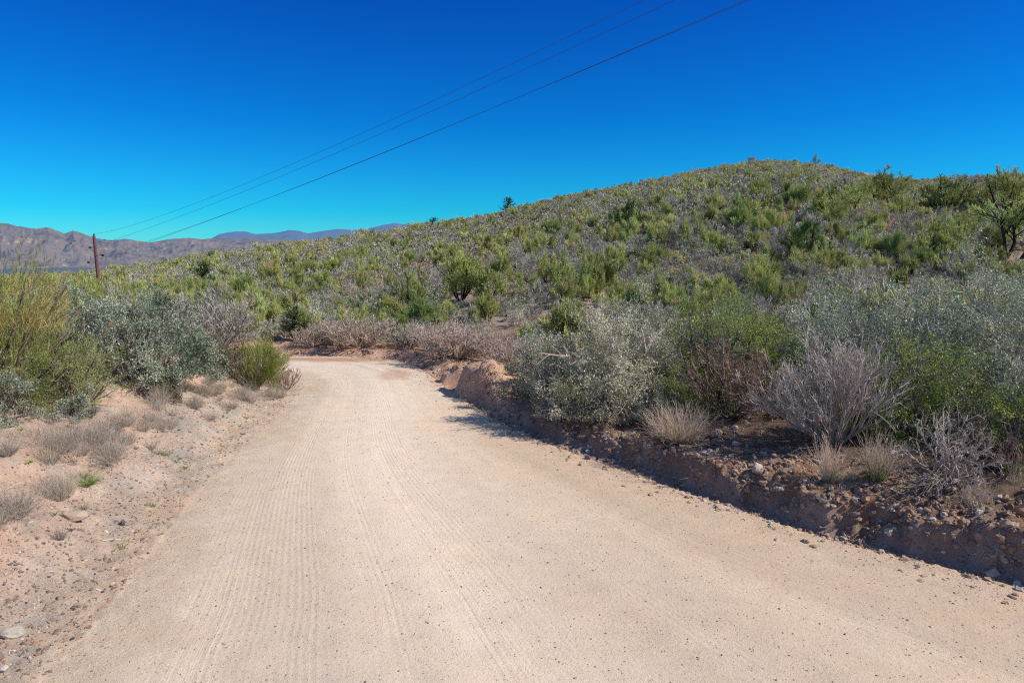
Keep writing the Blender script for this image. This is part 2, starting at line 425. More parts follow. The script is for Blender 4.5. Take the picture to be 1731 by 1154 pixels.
# ------------------------------------------------------------------ earth material
def earth_mat(name):
    m, nt = new_mat(name)
    geo = N(nt, 'ShaderNodeNewGeometry'); pos = geo.outputs['Position']
    colr = N(nt, 'ShaderNodeAttribute', attribute_name='Col').outputs['Color']
    trk = N(nt, 'ShaderNodeAttribute', attribute_name='trk').outputs['Vector']
    msk = N(nt, 'ShaderNodeSeparateXYZ'); L(nt, N(nt, 'ShaderNodeAttribute', attribute_name='msk').outputs['Vector'], msk.inputs[0])
    road, peb, rough_ = msk.outputs[0], msk.outputs[1], msk.outputs[2]
    n1 = noise(nt, pos, 3.2, 6, .6); n2 = noise(nt, pos, 26, 5, .7); n3 = noise(nt, pos, 150, 3, .75)
    br = math_(nt, 'ADD', .17, math_(nt, 'ADD', math_(nt, 'MULTIPLY', n1, .55), math_(nt, 'ADD', math_(nt, 'MULTIPLY', n2, .5), math_(nt, 'MULTIPLY', n3, .62))))
    br = math_(nt, 'ADD', math_(nt, 'MULTIPLY', math_(nt, 'SUBTRACT', br, 1), math_(nt, 'SUBTRACT', 1.0, math_(nt, 'MULTIPLY', road, .45))), 1)
    c = mixc(nt, 1.0, colr, br, 'MULTIPLY')
    # warm and grey drift
    n4 = noise(nt, pos, .9, 4, .6)
    c = mixc(nt, math_(nt, 'MULTIPLY', math_(nt, 'SUBTRACT', n4, .42, True), 1.1, True), c, mixc(nt, 1.0, c, (1.10, .93, .80), 'MULTIPLY'))
    # embedded pebbles
    heights = []
    for sc, thr, amt in ((34, .30, .8), (85, .36, .8), (170, .42, .75), (15, .24, .8)):
        v = N(nt, 'ShaderNodeTexVoronoi'); v.inputs['Scale'].default_value = sc; L(nt, pos, v.inputs['Vector'])
        sep = N(nt, 'ShaderNodeSeparateColor'); L(nt, v.outputs['Color'], sep.inputs[0])
        stone = math_(nt, 'MULTIPLY', math_(nt, 'LESS_THAN', v.outputs['Distance'], math_(nt, 'MULTIPLY', sep.outputs[1], thr)), math_(nt, 'GREATER_THAN', sep.outputs[0], math_(nt, 'SUBTRACT', 1.0, math_(nt, 'MULTIPLY', peb, .75))))
        pc = ramp(nt, sep.outputs[2], [(0, (.10, .09, .085)), (.3, (.22, .18, .15)), (.55, (.36, .26, .19)), (.8, (.42, .36, .30)), (1, (.58, .53, .47))])
        c = mixc(nt, math_(nt, 'MULTIPLY', stone, amt * .75), c, pc)
        heights.append((math_(nt, 'MULTIPLY', stone, math_(nt, 'SUBTRACT', .4, v.outputs['Distance'])), .5 / sc))
    # wheel tracks: fine lines that run along the road
    def tr(sa, sl):
        mp = N(nt, 'ShaderNodeMapping'); mp.inputs['Scale'].default_value = (sa, sl, 0); L(nt, trk, mp.inputs['Vector']); return mp.outputs[0]
    lines = noise(nt, tr(17, .16), 1, 3, .6, '2D'); fine = noise(nt, tr(55, .5), 1, 2, .5, '2D')
    band = noise(nt, tr(1.5, .09), 1, 2, .5, '2D'); wide = noise(nt, tr(.8, .05), 1, 3, .5, '2D')
    pres = math_(nt, 'MULTIPLY', math_(nt, 'MULTIPLY', math_(nt, 'SUBTRACT', band, .46, True), noise(nt, pos, .55, 2)), 9, True)
    wv = N(nt, 'ShaderNodeTexWave', wave_type='BANDS', bands_direction='X', wave_profile='SIN'); wv.inputs['Scale'].default_value = 1; wv.inputs['Distortion'].default_value = 4.5; wv.inputs['Detail'].default_value = 2; wv.inputs['Detail Scale'].default_value = .6
    L(nt, tr(4.6, .12), wv.inputs['Vector'])
    tread = math_(nt, 'MULTIPLY', wv.outputs['Fac'], math_(nt, 'MULTIPLY', math_(nt, 'SUBTRACT', noise(nt, tr(2.3, .06), 1, 1, .5, '2D'), .50, True), 6, True))
    ln = math_(nt, 'MULTIPLY', math_(nt, 'SUBTRACT', lines, .5), pres)
    tl = math_(nt, 'MULTIPLY', road, math_(nt, 'ADD', math_(nt, 'MULTIPLY', ln, .2), math_(nt, 'ADD', math_(nt, 'MULTIPLY', math_(nt, 'SUBTRACT', wide, .5), .5), math_(nt, 'MULTIPLY', math_(nt, 'SUBTRACT', tread, .3), .025))))
    c = mixc(nt, 1.0, c, math_(nt, 'ADD', 1.0, tl), 'MULTIPLY')
    bsdf = N(nt, 'ShaderNodeBsdfPrincipled'); L(nt, c, bsdf.inputs['Base Color']); bsdf.inputs['Roughness'].default_value = .93; bsdf.inputs['Specular IOR Level'].default_value = .15
    h = math_(nt, 'ADD', math_(nt, 'MULTIPLY', n2, .018), math_(nt, 'MULTIPLY', n3, .009))
    h = math_(nt, 'MULTIPLY', h, math_(nt, 'ADD', .55, rough_))
    for a, k in heights: h = math_(nt, 'ADD', h, math_(nt, 'MULTIPLY', a, k * 1.6))
    h = math_(nt, 'ADD', h, math_(nt, 'MULTIPLY', road, math_(nt, 'ADD', math_(nt, 'MULTIPLY', ln, .0078), math_(nt, 'ADD', math_(nt, 'MULTIPLY', tread, .0022), math_(nt, 'MULTIPLY', math_(nt, 'MULTIPLY', fine, pres), .004)))))
    bp = N(nt, 'ShaderNodeBump'); bp.inputs['Strength'].default_value = .9; bp.inputs['Distance'].default_value = 1.0
    L(nt, h, bp.inputs['Height']); L(nt, bp.outputs[0], bsdf.inputs['Normal'])
    o = N(nt, 'ShaderNodeOutputMaterial'); L(nt, bsdf.outputs[0], o.inputs[0])
    return m
EARTH = earth_mat('earth')

# ------------------------------------------------------------------ ground sheet: one polar grid, shared out to road, verge and hill
def lerp(a, b, t): return a + (b - a) * t[..., None]
def build_ground():
    th = np.concatenate([np.radians(np.linspace(-180, -66, 39)[:-1]), np.radians(np.linspace(-66, 66, 777)), np.radians(np.linspace(66, 180, 39)[1:])])
    r = [1.0]
    while r[-1] < 420: r.append(r[-1] * (1.0065 if 4 < r[-1] < 26 else 1.018 if r[-1] < 140 else 1.07))
    r = np.array([.02] + r)
    T, R = np.meshgrid(th, r)
    X = R * np.sin(T); Y = R * np.cos(T)
    Z, m = terrain(X, Y)
    # the land drops to the valley behind the crest
    Z = np.maximum(Z, -75 + 0 * Z)
    ins, dL, dR, frac = m['ins'], m['dL'], m['dR'], m['frac']
    s = np.where(m['right'], dR, dL)
    c3 = lambda *a: np.array(a)
    f1 = fbm(X, Y, 2.2, 4, 101); f2 = fbm(X, Y, .5, 3, 103); f3 = fbm(X, Y, 6, 3, 105)
    # road: pale, sandier on the right
    road = np.broadcast_to(c3(.72, .585, .44), X.shape + (3,)).copy()
    road = lerp(road, c3(.60, .45, .315), sstep(.42, .95, frac + .12 * f1) * sstep(17, 11, Y) * .8)
    road = lerp(road, c3(.76, .64, .51), sstep(.25, .5, frac) * sstep(.75, .5, frac) * sstep(5, 12, Y) * .6)
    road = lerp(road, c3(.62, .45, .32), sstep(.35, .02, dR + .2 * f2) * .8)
    road = lerp(road, c3(.62, .48, .34), sstep(1.0, .0, dL + .9 * f2) * .75)
    # damp reddish patch on the bend
    e = np.hypot((X + 3.25) / .62, (Y - 18.9) / 1.25) + .3 * f2
    road = lerp(road, c3(.42, .22, .13), sstep(1.0, .4, e) * .45)
    e = np.hypot((X + 5.5) / 3.2, (Y - 21.6) / .7) + .3 * f2
    road = lerp(road, c3(.42, .22, .12), sstep(1.1, .4, e) * .7)
    # left verge
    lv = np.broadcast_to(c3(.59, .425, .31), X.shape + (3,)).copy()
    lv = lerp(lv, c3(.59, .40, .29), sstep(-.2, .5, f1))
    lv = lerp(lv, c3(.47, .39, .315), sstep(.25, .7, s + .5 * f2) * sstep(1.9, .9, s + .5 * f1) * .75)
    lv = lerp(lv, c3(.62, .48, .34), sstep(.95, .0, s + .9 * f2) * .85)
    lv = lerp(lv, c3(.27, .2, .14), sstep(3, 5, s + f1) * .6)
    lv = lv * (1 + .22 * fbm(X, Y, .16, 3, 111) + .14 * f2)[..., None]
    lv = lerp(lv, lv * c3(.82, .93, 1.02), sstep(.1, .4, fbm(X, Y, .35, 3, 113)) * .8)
    # right bank: red-brown earth, darkened so the colour carries some shade
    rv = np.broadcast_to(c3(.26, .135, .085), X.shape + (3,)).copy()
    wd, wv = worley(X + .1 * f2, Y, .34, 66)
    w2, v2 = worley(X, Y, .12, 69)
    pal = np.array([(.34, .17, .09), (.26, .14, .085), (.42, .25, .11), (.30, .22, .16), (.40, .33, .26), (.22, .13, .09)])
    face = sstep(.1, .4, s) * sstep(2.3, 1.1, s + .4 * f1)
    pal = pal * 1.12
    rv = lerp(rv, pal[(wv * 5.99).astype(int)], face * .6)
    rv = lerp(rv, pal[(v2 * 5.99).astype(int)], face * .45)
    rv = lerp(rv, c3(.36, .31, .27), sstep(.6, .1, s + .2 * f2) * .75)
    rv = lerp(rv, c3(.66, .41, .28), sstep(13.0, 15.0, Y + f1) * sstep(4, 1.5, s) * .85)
    rv = lerp(rv, c3(.15, .105, .075), sstep(.75, 1.5, s + .5 * f1) * sstep(14.5, 12.5, Y) * .8)  # litter brown on the upper slope, with shade under the bushes painted in
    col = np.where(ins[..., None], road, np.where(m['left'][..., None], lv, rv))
    # hill soil
    r_ = np.hypot(X, Y)
    hs_ = lerp(np.broadcast_to(c3(.40, .27, .185), X.shape + (3,)), c3(.34, .28, .23), sstep(-.2, .5, f3))
    hs_ = lerp(hs_, c3(.42, .24, .135), sstep(.05, .6, fbm(X, Y, 11, 3, 107)))
    ht = sstep(0, 3, np.where(ins, -9, s - 3)) * sstep(20, 27, r_)
    col = lerp(col, 0, 0 * ht) * (1 - ht)[..., None] + hs_ * ht[..., None]
    msk = np.stack([np.where(ins, sstep(.2, 1.1, np.minimum(dL, dR) + .4 * f2), 0),
                    np.where(ins, .40 + .32 * sstep(1.0, 0, np.minimum(dL, dR)), np.where(m['left'], .98, .9) - .22 * sstep(.9, 0, s)) * (1 - .3 * ht),
                    np.where(ins, .05 + .4 * sstep(.8, 0, np.minimum(dL, dR)), np.where(m['left'], .8, 1.3) * sstep(-.5, .8, s))], -1)
    trk = np.stack([frac * 7.0, (1 - frac) * m['aL'] + frac * (m['aR'] - 3), 0 * X], -1)
    nr, nc = X.shape
    V = np.stack([X, Y, Z], -1).reshape(-1, 3)
    i = (np.arange(nr - 1) * nc)[:, None]; j = np.arange(nc - 1)[None]
    F = np.stack([i + j, i + j + 1, i + nc + j + 1, i + nc + j], -1).reshape(-1, 4)[:, ::-1]
    A = dict(Col=np.concatenate([col, np.ones(col.shape[:2] + (1,))], -1).reshape(-1, 4), msk=msk.reshape(-1, 3), trk=trk.reshape(-1, 3))
    fr = ins.reshape(-1)[F].sum(1) >= 2
    far = ((r_ > 27).reshape(-1)[F].sum(1) >= 2) & ~fr
    for name, mask in (('dirt_road', fr), ('ground', ~fr & ~far), ('hillside', far)):
        f = F[mask]; used, inv = np.unique(f, return_inverse=True)
        me = mesh_from(name, V[used], [inv.reshape(-1, 4)], [EARTH], smooth=True, attrs={k: a[used] for k, a in A.items()})
        o = bpy.data.objects.new(name, me); link(o); tag(o, kind='structure')
build_ground()

# ------------------------------------------------------------------ valley and far mountains
def far_mat(name, base, light, dark, scale, haze, hfac, streak=0):
    m, nt = new_mat(name)
    geo = N(nt, 'ShaderNodeNewGeometry'); pos = geo.outputs['Position']
    mp = N(nt, 'ShaderNodeMapping'); mp.inputs['Scale'].default_value = (scale, scale * (.35 if streak else 1), scale); L(nt, pos, mp.inputs['Vector'])
    n1 = noise(nt, mp.outputs[0], 1, 7, .62); n2 = noise(nt, mp.outputs[0], 6, 5, .65)
    f = math_(nt, 'ADD', math_(nt, 'MULTIPLY', n1, .6), math_(nt, 'MULTIPLY', n2, .4))
    c = ramp(nt, f, [(.36, dark), (.48, base), (.56, base), (.66, light)])
    b = N(nt, 'ShaderNodeBsdfDiffuse'); L(nt, c, b.inputs[0])
    # haze painted in: bluish emission mixed over the surface colour with distance
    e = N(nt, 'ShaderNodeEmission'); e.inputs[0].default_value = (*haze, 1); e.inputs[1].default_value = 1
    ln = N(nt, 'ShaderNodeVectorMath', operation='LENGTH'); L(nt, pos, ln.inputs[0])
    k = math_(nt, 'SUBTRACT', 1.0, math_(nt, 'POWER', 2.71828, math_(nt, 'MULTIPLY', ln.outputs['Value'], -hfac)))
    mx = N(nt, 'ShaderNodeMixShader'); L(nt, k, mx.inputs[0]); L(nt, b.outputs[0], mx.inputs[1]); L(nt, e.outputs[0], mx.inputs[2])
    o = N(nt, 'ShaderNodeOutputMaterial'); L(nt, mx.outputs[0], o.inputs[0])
    return m

def range_mesh(name, prof, u0, u1, r0, rc, r1, zbase, n, k, seed, mat, rough, ridge):
    """prof: (bearing mark, height of crest / distance) ; a mountain chain as a height field"""
    us = np.array([p[0] for p in prof]); hs = np.array([p[1] for p in prof])
    u = np.linspace(u0, u1, n); th = np.arctan((u - 865.5) / 1154 / 1.01)
    el = np.interp(u, us, hs)
    t = np.linspace(0, 1, k)
    r = np.where(t < .7, r0 + (rc - r0) * t / .7, rc + (r1 - rc) * (t - .7) / .3)
    T, R = np.meshgrid(th, r); E_ = np.broadcast_to(el, T.shape); tt = np.broadcast_to(t[:, None], T.shape)
    X = R * np.sin(T); Y = R * np.cos(T)
    prof_ = np.where(tt < .7, (tt / .7) ** 1.5, 1 - ((tt - .7) / .3) ** 1.4)
    crest = E_ * rc * np.cos(T) + CAM_H - zbase
    rn = .68 * ridged(X, Y, ridge, 6, seed) + .32 * ridged(X + 900, Y, ridge * .3, 5, seed + 50)
    env = np.sin(np.clip(tt / .7, 0, 1) * PI) ** .8
    f = prof_ * (1 + .05 * fbm(X, Y, ridge * .3, 4, seed + 7)) + rough * env * (rn - .42)
    Z = zbase + crest * np.maximum(f, -.02)
    nr, nc = X.shape
    i = (np.arange(nr - 1) * nc)[:, None]; j = np.arange(nc - 1)[None]
    F = np.stack([i + j, i + j + 1, i + nc + j + 1, i + nc + j], -1).reshape(-1, 4)[:, ::-1]
    me = mesh_from(name, np.stack([X, Y, Z], -1).reshape(-1, 3), [F], [mat], smooth=True)
    o = bpy.data.objects.new(name, me); link(o); tag(o, kind='structure'); return o

H = lambda v: (420 - v) / 1154
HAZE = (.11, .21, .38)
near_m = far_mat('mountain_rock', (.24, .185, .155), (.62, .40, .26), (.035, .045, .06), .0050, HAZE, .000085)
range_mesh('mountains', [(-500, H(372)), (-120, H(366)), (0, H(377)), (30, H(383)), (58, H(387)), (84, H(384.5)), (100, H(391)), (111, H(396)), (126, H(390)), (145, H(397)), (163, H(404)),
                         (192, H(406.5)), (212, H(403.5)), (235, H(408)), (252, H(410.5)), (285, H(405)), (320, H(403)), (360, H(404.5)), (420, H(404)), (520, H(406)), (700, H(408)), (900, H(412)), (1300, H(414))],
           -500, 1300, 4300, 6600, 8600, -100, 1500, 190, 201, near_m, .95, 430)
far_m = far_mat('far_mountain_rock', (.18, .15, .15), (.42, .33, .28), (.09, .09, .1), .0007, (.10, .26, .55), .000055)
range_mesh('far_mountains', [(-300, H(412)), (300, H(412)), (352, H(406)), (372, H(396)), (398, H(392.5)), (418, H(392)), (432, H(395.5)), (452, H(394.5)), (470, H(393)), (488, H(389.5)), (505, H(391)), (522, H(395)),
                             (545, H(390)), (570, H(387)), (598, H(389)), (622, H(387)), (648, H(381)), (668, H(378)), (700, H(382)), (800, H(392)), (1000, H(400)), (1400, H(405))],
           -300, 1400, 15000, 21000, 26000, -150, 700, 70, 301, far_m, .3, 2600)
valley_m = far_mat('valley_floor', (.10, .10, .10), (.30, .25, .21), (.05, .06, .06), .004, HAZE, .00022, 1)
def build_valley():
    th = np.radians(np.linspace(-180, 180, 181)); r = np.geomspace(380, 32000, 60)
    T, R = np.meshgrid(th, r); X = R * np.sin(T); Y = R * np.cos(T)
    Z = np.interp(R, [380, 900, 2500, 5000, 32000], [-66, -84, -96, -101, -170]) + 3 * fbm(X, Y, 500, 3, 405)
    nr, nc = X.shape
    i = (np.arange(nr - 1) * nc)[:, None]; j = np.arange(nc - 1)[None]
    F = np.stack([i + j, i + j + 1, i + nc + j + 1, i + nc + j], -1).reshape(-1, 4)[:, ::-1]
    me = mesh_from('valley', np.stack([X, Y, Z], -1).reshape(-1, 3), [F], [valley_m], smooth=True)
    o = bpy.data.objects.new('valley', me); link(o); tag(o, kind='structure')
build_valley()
# ------------------------------------------------------------------ plant materials (tint: 0 dark / old .. 1 light / young)
M_BARK = plant_mat('grey_bark', [(0, (.10, .075, .06)), (.5, (.22, .18, .15)), (1, (.40, .35, .30))], 0, .85, .1)
M_DARKBARK = plant_mat('dark_bark', [(0, (.035, .026, .022)), (1, (.10, .075, .06))], 0, .9, .1)
M_PALE = plant_mat('pale_twig', [(0, (.26, .21, .17)), (.5, (.48, .41, .35)), (1, (.70, .63, .55))], 0, .8, .15, .08)
M_BROWN = plant_mat('brown_twig', [(0, (.13, .085, .065)), (.5, (.32, .225, .175)), (1, (.50, .38, .31))], 0, .85, .1, .1)
M_PINK = plant_mat('dry_pink_twig', [(0, (.28, .21, .165)), (.5, (.54, .43, .345)), (1, (.68, .57, .47))], .1, .85, .1, .08)
M_SAGE = plant_mat('sage_leaf', [(0, (.06, .10, .04)), (.35, (.30, .36, .21)), (.7, (.56, .60, .41)), (1, (.78, .77, .58))], .12, .5, .35, .08)
M_SAGEB = plant_mat('blue_sage_leaf', [(0, (.055, .095, .045)), (.45, (.25, .33, .21)), (1, (.56, .62, .45))], .12, .5, .35, .08)
M_OLIVE = plant_mat('pale_olive_leaf', [(0, (.08, .105, .025)), (.3, (.28, .30, .13)), (.6, (.58, .56, .36)), (1, (.80, .75, .58))], .12, .5, .35, .08)
M_CREO = plant_mat('green_leaf', [(0, (.08, .15, .012)), (.5, (.27, .40, .04)), (1, (.55, .58, .11))], .3, .45, .35, .08)
M_OLIVEDARK = plant_mat('olive_leaf', [(0, (.05, .06, .02)), (.5, (.13, .13, .045)), (1, (.27, .22, .10))], .25, .55, .25, .08)
M_BROOM = plant_mat('broom_stem', [(0, (.14, .19, .04)), (.5, (.42, .44, .12)), (.85, (.62, .58, .21)), (1, (.78, .52, .24))], .35, .6, .2, .1)
M_GRASS = plant_mat('dry_grass', [(0, (.30, .31, .11)), (.35, (.60, .47, .33)), (1, (.80, .64, .52))], .25, .75, .15, .1)
M_GREYGRASS = plant_mat('grey_grass', [(0, (.20, .21, .13)), (.5, (.42, .365, .29)), (1, (.60, .51, .43))], .2, .8, .1, .12)
M_FORB = plant_mat('fresh_green', [(0, (.06, .16, .015)), (1, (.24, .40, .06))], .35, .5, .3, .15)
M_RUST = plant_mat('rusty_leaf', [(0, (.20, .06, .035)), (1, (.42, .18, .10))], .25, .7, .15)
# hill
M_HGREY = plant_mat('hill_grey_twig', [(0, (.15, .145, .115)), (.5, (.43, .40, .325)), (1, (.60, .555, .465))], .1, .8, .1, .22, .012)
M_HSAGE = plant_mat('hill_sage_leaf', [(0, (.09, .12, .06)), (.45, (.34, .39, .235)), (1, (.60, .62, .43))], .25, .6, .2, .22, .015)
M_HBROOM = plant_mat('hill_broom_stem', [(0, (.07, .095, .03)), (.45, (.38, .43, .125)), (.8, (.66, .66, .24)), (1, (.64, .50, .27))], .2, .6, .2, .2, .02)
M_HDRY = plant_mat('hill_dry_twig', [(0, (.22, .14, .09)), (.5, (.42, .28, .19)), (1, (.58, .42, .29))], .15, .8, .1, .2, .01)
M_JUN = plant_mat('juniper_leaf', [(0, (.035, .065, .02)), (.6, (.11, .17, .05)), (1, (.24, .31, .10))], .2, .6, .2, .12)

rng0 = np.random.default_rng(77)
def tnoise(rng, C, scale=.4, seed=1, lo=0, hi=1):
    """tint that drifts in clumps through a crown"""
    a = fbm(C[:, 0] + C[:, 2] * .7, C[:, 1] - C[:, 2] * .5, scale, 2, seed)
    return np.clip(.5 + .5 * a + .16 * rng.normal(size=len(C)), lo, hi)

def plant(name, label, cat, x, y, rot=0, group=None, zoff=-.03):
    o = bpy.data.objects.new(name, None); o.empty_display_size = .3; link(o)
    z, _ = terrain(np.array([x]), np.array([y])); o.location = (x, y, float(z[0]) + zoff); o.rotation_euler = (0, 0, rot)
    return tag(o, label, cat, group)
def part(name, me, parent):
    return link(bpy.data.objects.new(name, me), parent)

def dome(rng, n, w, h, dpt, seed, depth=.5, lump=.30, zmin=-.05, gap=.45, clump=0, spreadc=.12):
    """points spread through the outer part of a lumpy dome, and the outward direction there"""
    az = rng.uniform(0, 2 * PI, n); cz = rng.uniform(zmin, 1, n); sz = np.sqrt(1 - np.clip(cz, 0, 1) ** 2)
    d = np.stack([np.cos(az) * sz, np.sin(az) * sz, cz], 1)
    R = 1 + lump * fbm(d[:, 0] * 1.6 + seed * 3.7, d[:, 1] * 1.6 + d[:, 2] * 2.1, .8, 3, seed) + .5 * lump * fbm(d[:, 0] * 4 + seed, d[:, 1] * 4 - d[:, 2] * 3, .8, 2, seed + 4)
    r = R * (1 - depth * rng.uniform(0, 1, n) ** 1.5)
    if clump:      # sprigs gather in bunches with darker gaps between
        c = rng.integers(0, n, max(6, n // clump)); c = c[rng.integers(len(c), size=n)]
        d, r = d[c], r[c]
    P = d * r[:, None] * np.array([w / 2, dpt / 2, h * .93])
    if clump: P = P + rng.normal(size=P.shape) * np.array([.5, .5, .42]) * spreadc * min(w, h)
    k0 = P[:, 2]; P[:, 2] = np.maximum(k0, .02) + .03
    g = fbm(P[:, 0] * 1.2 + P[:, 2] * .8, P[:, 1] * 1.2 - P[:, 2] * .9, .38, 3, seed + 3) + .25 * rng.normal(size=n)
    k = g > -gap
    return P[k], norm(d[k] / np.array([w / 2, dpt / 2, h]))

def leafy(name, label, x, y, w, h, leafm, seed, nstem=13, c=(5, 4), nl=6, ll=.036, lw=.021, spread=1.45, twig=M_BARK, tw=.008, dpt=None, rot=0, lo=0., cat='shrub', bare=0, up=.15, open_=.35, dens=1.0):
    rng = np.random.default_rng(seed); dpt = dpt or w
    b, d = stems(rng, nstem, spread, .12)
    s0 = grow(rng, b, d, rng.uniform(.7, 1.1, nstem), 5, .16, up)
    s1 = fork(rng, s0, c[0], .75, .62, .3, 3, .22, up)
    s2 = fork(rng, s1, c[1], .75, .55, .25, 3, .25, up)
    A = MB(); B = MB(); T = MB()
    A.tube(s0, .024, .012, 5, .35); A.tube(s1, .011, .005, 3, rng.uniform(.2, .7, len(s1)))
    A.ribbon(rng, s2, tw, rng.uniform(.2, .9, len(s2)))
    xf = fit([A], w * .86, h * .9, dpt * .86)
    n = int(dens * 1000 * (w * dpt * .5 + (w + dpt) * h * .6) * (.036 / ll) ** .8)
    P, out = dome(rng, n, w, h, dpt, seed, .5, .34, -.08, open_ + .02, 26, .085)
    D = norm(out * .7 + rng.normal(size=P.shape) * .55 + [0, 0, .35])
    tipL = rng.uniform(.08, .2, len(P))
    S = grow(rng, P - D * tipL[:, None] * .7, D, tipL, 3, .15, .1)
    S[:, :, 2] = np.maximum(S[:, :, 2], .01)
    T.ribbon(rng, S, tw * .6, rng.uniform(.3, 1, len(S)))
    if bare:
        k = rng.choice(len(P), bare); bs = grow(rng, P[k] - D[k] * .15, norm(out[k] + [0, 0, .6]), rng.uniform(.25, .5, bare), 4, .15, .1); T.ribbon(rng, bs, .012, rng.uniform(.6, 1, len(bs)))
        bs2 = fork(rng, bs, 6, .6, .5, .3, 3, .25, .1); T.ribbon(rng, bs2, .008, rng.uniform(.5, 1, len(bs2)))
    C, LD = along(rng, S, nl, .05, 1); n = len(C)
    LD = norm(LD * .5 + rng.normal(size=(n, 3)) * .6)
    B.leaves(rng, C, LD, ll * (.4 + .95 * rng.uniform(0, 1, n) ** 1.4), lw * rng.uniform(.55, 1.1, n), np.clip(tnoise(rng, C, .5, seed), lo, 1), 0, face=np.array([.25, -.1, .6]))
    o = plant(name, label, cat, x, y, rot)
    part('branches', A.build(name + '_branches', [twig], xf=xf), o)
    part('twigs', T.build(name + '_twigs', [twig]), o)
    part('leaves', B.build(name + '_leaves', [leafm]), o)
    return o

def bare_bush(name, label, x, y, w, h, mat, seed, nstem=26, c=(6, 5, 3), spread=1.05, tw=.010, up=.5, dpt=None, rot=0, lo=.0, bias=None, leaf=None, nleaf=0, cat='shrub', curl=.2, droop=0., group=None):
    rng = np.random.default_rng(seed)
    b, d = stems(rng, nstem, spread, .10, lo, bias)
    s0 = grow(rng, b, d, rng.uniform(.7, 1.1, nstem), 5, .12, up * .5 - droop)
    s1 = fork(rng, s0, c[0], .5, .55, .3, 3, curl, up - droop)
    s2 = fork(rng, s1, c[1], .5, .5, .25, 3, curl, up - droop)
    s3 = fork(rng, s2, c[2], .55, .5, .25, 2, curl * 1.3, up * .6 - droop)
    A = MB(); B = MB()
    A.tube(s0, .016, .008, 4, rng.uniform(.1, .5, nstem)); A.tube(s1, .008, .004, 3, rng.uniform(.2, .8, len(s1)))
    B.ribbon(rng, s2, tw, rng.uniform(.2, .9, len(s2))); B.ribbon(rng, s3, tw * .75, rng.uniform(.3, 1, len(s3)))
    xf = fit([A, B], w, h, dpt)
    o = plant(name, label, cat, x, y, rot, group)
    part('branches', A.build(name + '_branches', [mat], xf=xf), o)
    part('twigs', B.build(name + '_twigs', [mat], xf=xf), o)
    if leaf is not None:
        Cb = MB(); C, D = along(rng, s3, nleaf, .2, 1); C = xf(C); n = len(C)
        Cb.leaves(rng, C, rng.normal(size=(n, 3)), rng.uniform(.015, .03, n), rng.uniform(.01, .018, n), rng.uniform(0, 1, n))
        part('leaves', Cb.build(name + '_leaves', [leaf]), o)
    return o

def broom_bush(name, label, x, y, w, h, seed, nstem=30, tw=.0075, spread=1.25, mat=None, hot=.0, rot=0, dpt=None, cat='shrub', dens=1.0, per=7):
    rng = np.random.default_rng(seed); dpt = dpt or w
    b, d = stems(rng, nstem, spread, .15)
    s0 = grow(rng, b, d, rng.uniform(.65, 1.1, nstem), 5, .12, .25)
    s1 = fork(rng, s0, 6, .55, .5, .35, 3, .15, .4)
    A = MB(); B = MB()
    A.tube(s0, .018, .008, 4, .3); A.ribbon(rng, s1, .012, .5)
    xf = fit([A], w * .85, h * .85, dpt * .85)
    n = int(dens * 260 * (w * dpt * .5 + (w + dpt) * h * .6) * (.0075 / tw))
    P, out = dome(rng, n, w, h, dpt, seed, .55, .42, -.05, .5, 14, .13)
    D = norm(out * .55 + rng.normal(size=P.shape) * .25 + [.12, 0, .6])
    ln = rng.uniform(.18, .34, len(P))
    S = grow(rng, P - D * ln[:, None] * .8, D, ln, 3, .10, .15)
    Q = fork(rng, S, per, .42, .62, .1, 2, .14, .25); 
    t = tnoise(rng, P, .55, seed) * .85
    if hot:   # dry orange sprays on one side
        m = (P[:, 0] > w * .10) & (P[:, 2] < h * .82) & (P[:, 2] > h * .45) & (rng.uniform(size=len(P)) < hot)
        t = np.where(m, rng.uniform(.92, 1, len(P)), t)
    B.ribbon(rng, S, tw * 1.1, t); B.ribbon(rng, Q, tw, np.clip(np.repeat(t, per) + .08 * rng.normal(size=len(Q)), 0, 1))
    o = plant(name, label, cat, x, y, rot)
    part('branches', A.build(name + '_branches', [M_BARK], xf=xf), o)
    part('stems', B.build(name + '_stems', [mat or M_BROOM]), o)
    return o

def tuft_mesh(name, seed, w, h, mat, n=420, tw=.007, spread=.9, lo=.0, seedheads=True, green=0, leafm=None, ragged=False):
    rng = np.random.default_rng(seed)
    b, d = stems(rng, n, spread, .12, lo)
    m = 6; cc = rng.normal(size=(m, 3)) * [.32, .32, 0]; sc = rng.uniform(.5, 1.05, m); q_ = rng.integers(0, m, n) if ragged else np.zeros(n, int)
    if not ragged: cc[:] = 0; sc[:] = 1
    P = cc[q_][:, None] + sc[q_][:, None, None] * grow(rng, b * [1.6, 1.6, 0], d, rng.uniform(.3, 1.05, n), 4, .2, .12)
    A = MB(); t = np.clip(rng.normal(.6, .22, n), 0, 1); A.ribbon(rng, P, tw, t)
    if seedheads:
        q = fork(rng, P, 3, .35, .28, .45, 2, .2, .2); A.ribbon(rng, q, tw * .7, rng.uniform(.5, 1, len(q)))
    mats = [mat]
    if green:
        k = rng.choice(n, green, False); G = P[k].copy(); G = G[:, :1] + (G - G[:, :1]) * .5; A.ribbon(rng, G + rng.normal(size=(green, 1, 3)) * [.03, .03, 0], tw * 1.4, rng.uniform(.2, 1, green), 1); mats.append(leafm or M_FORB)
    return A.build(name, mats, xf=fit([A], w, h))
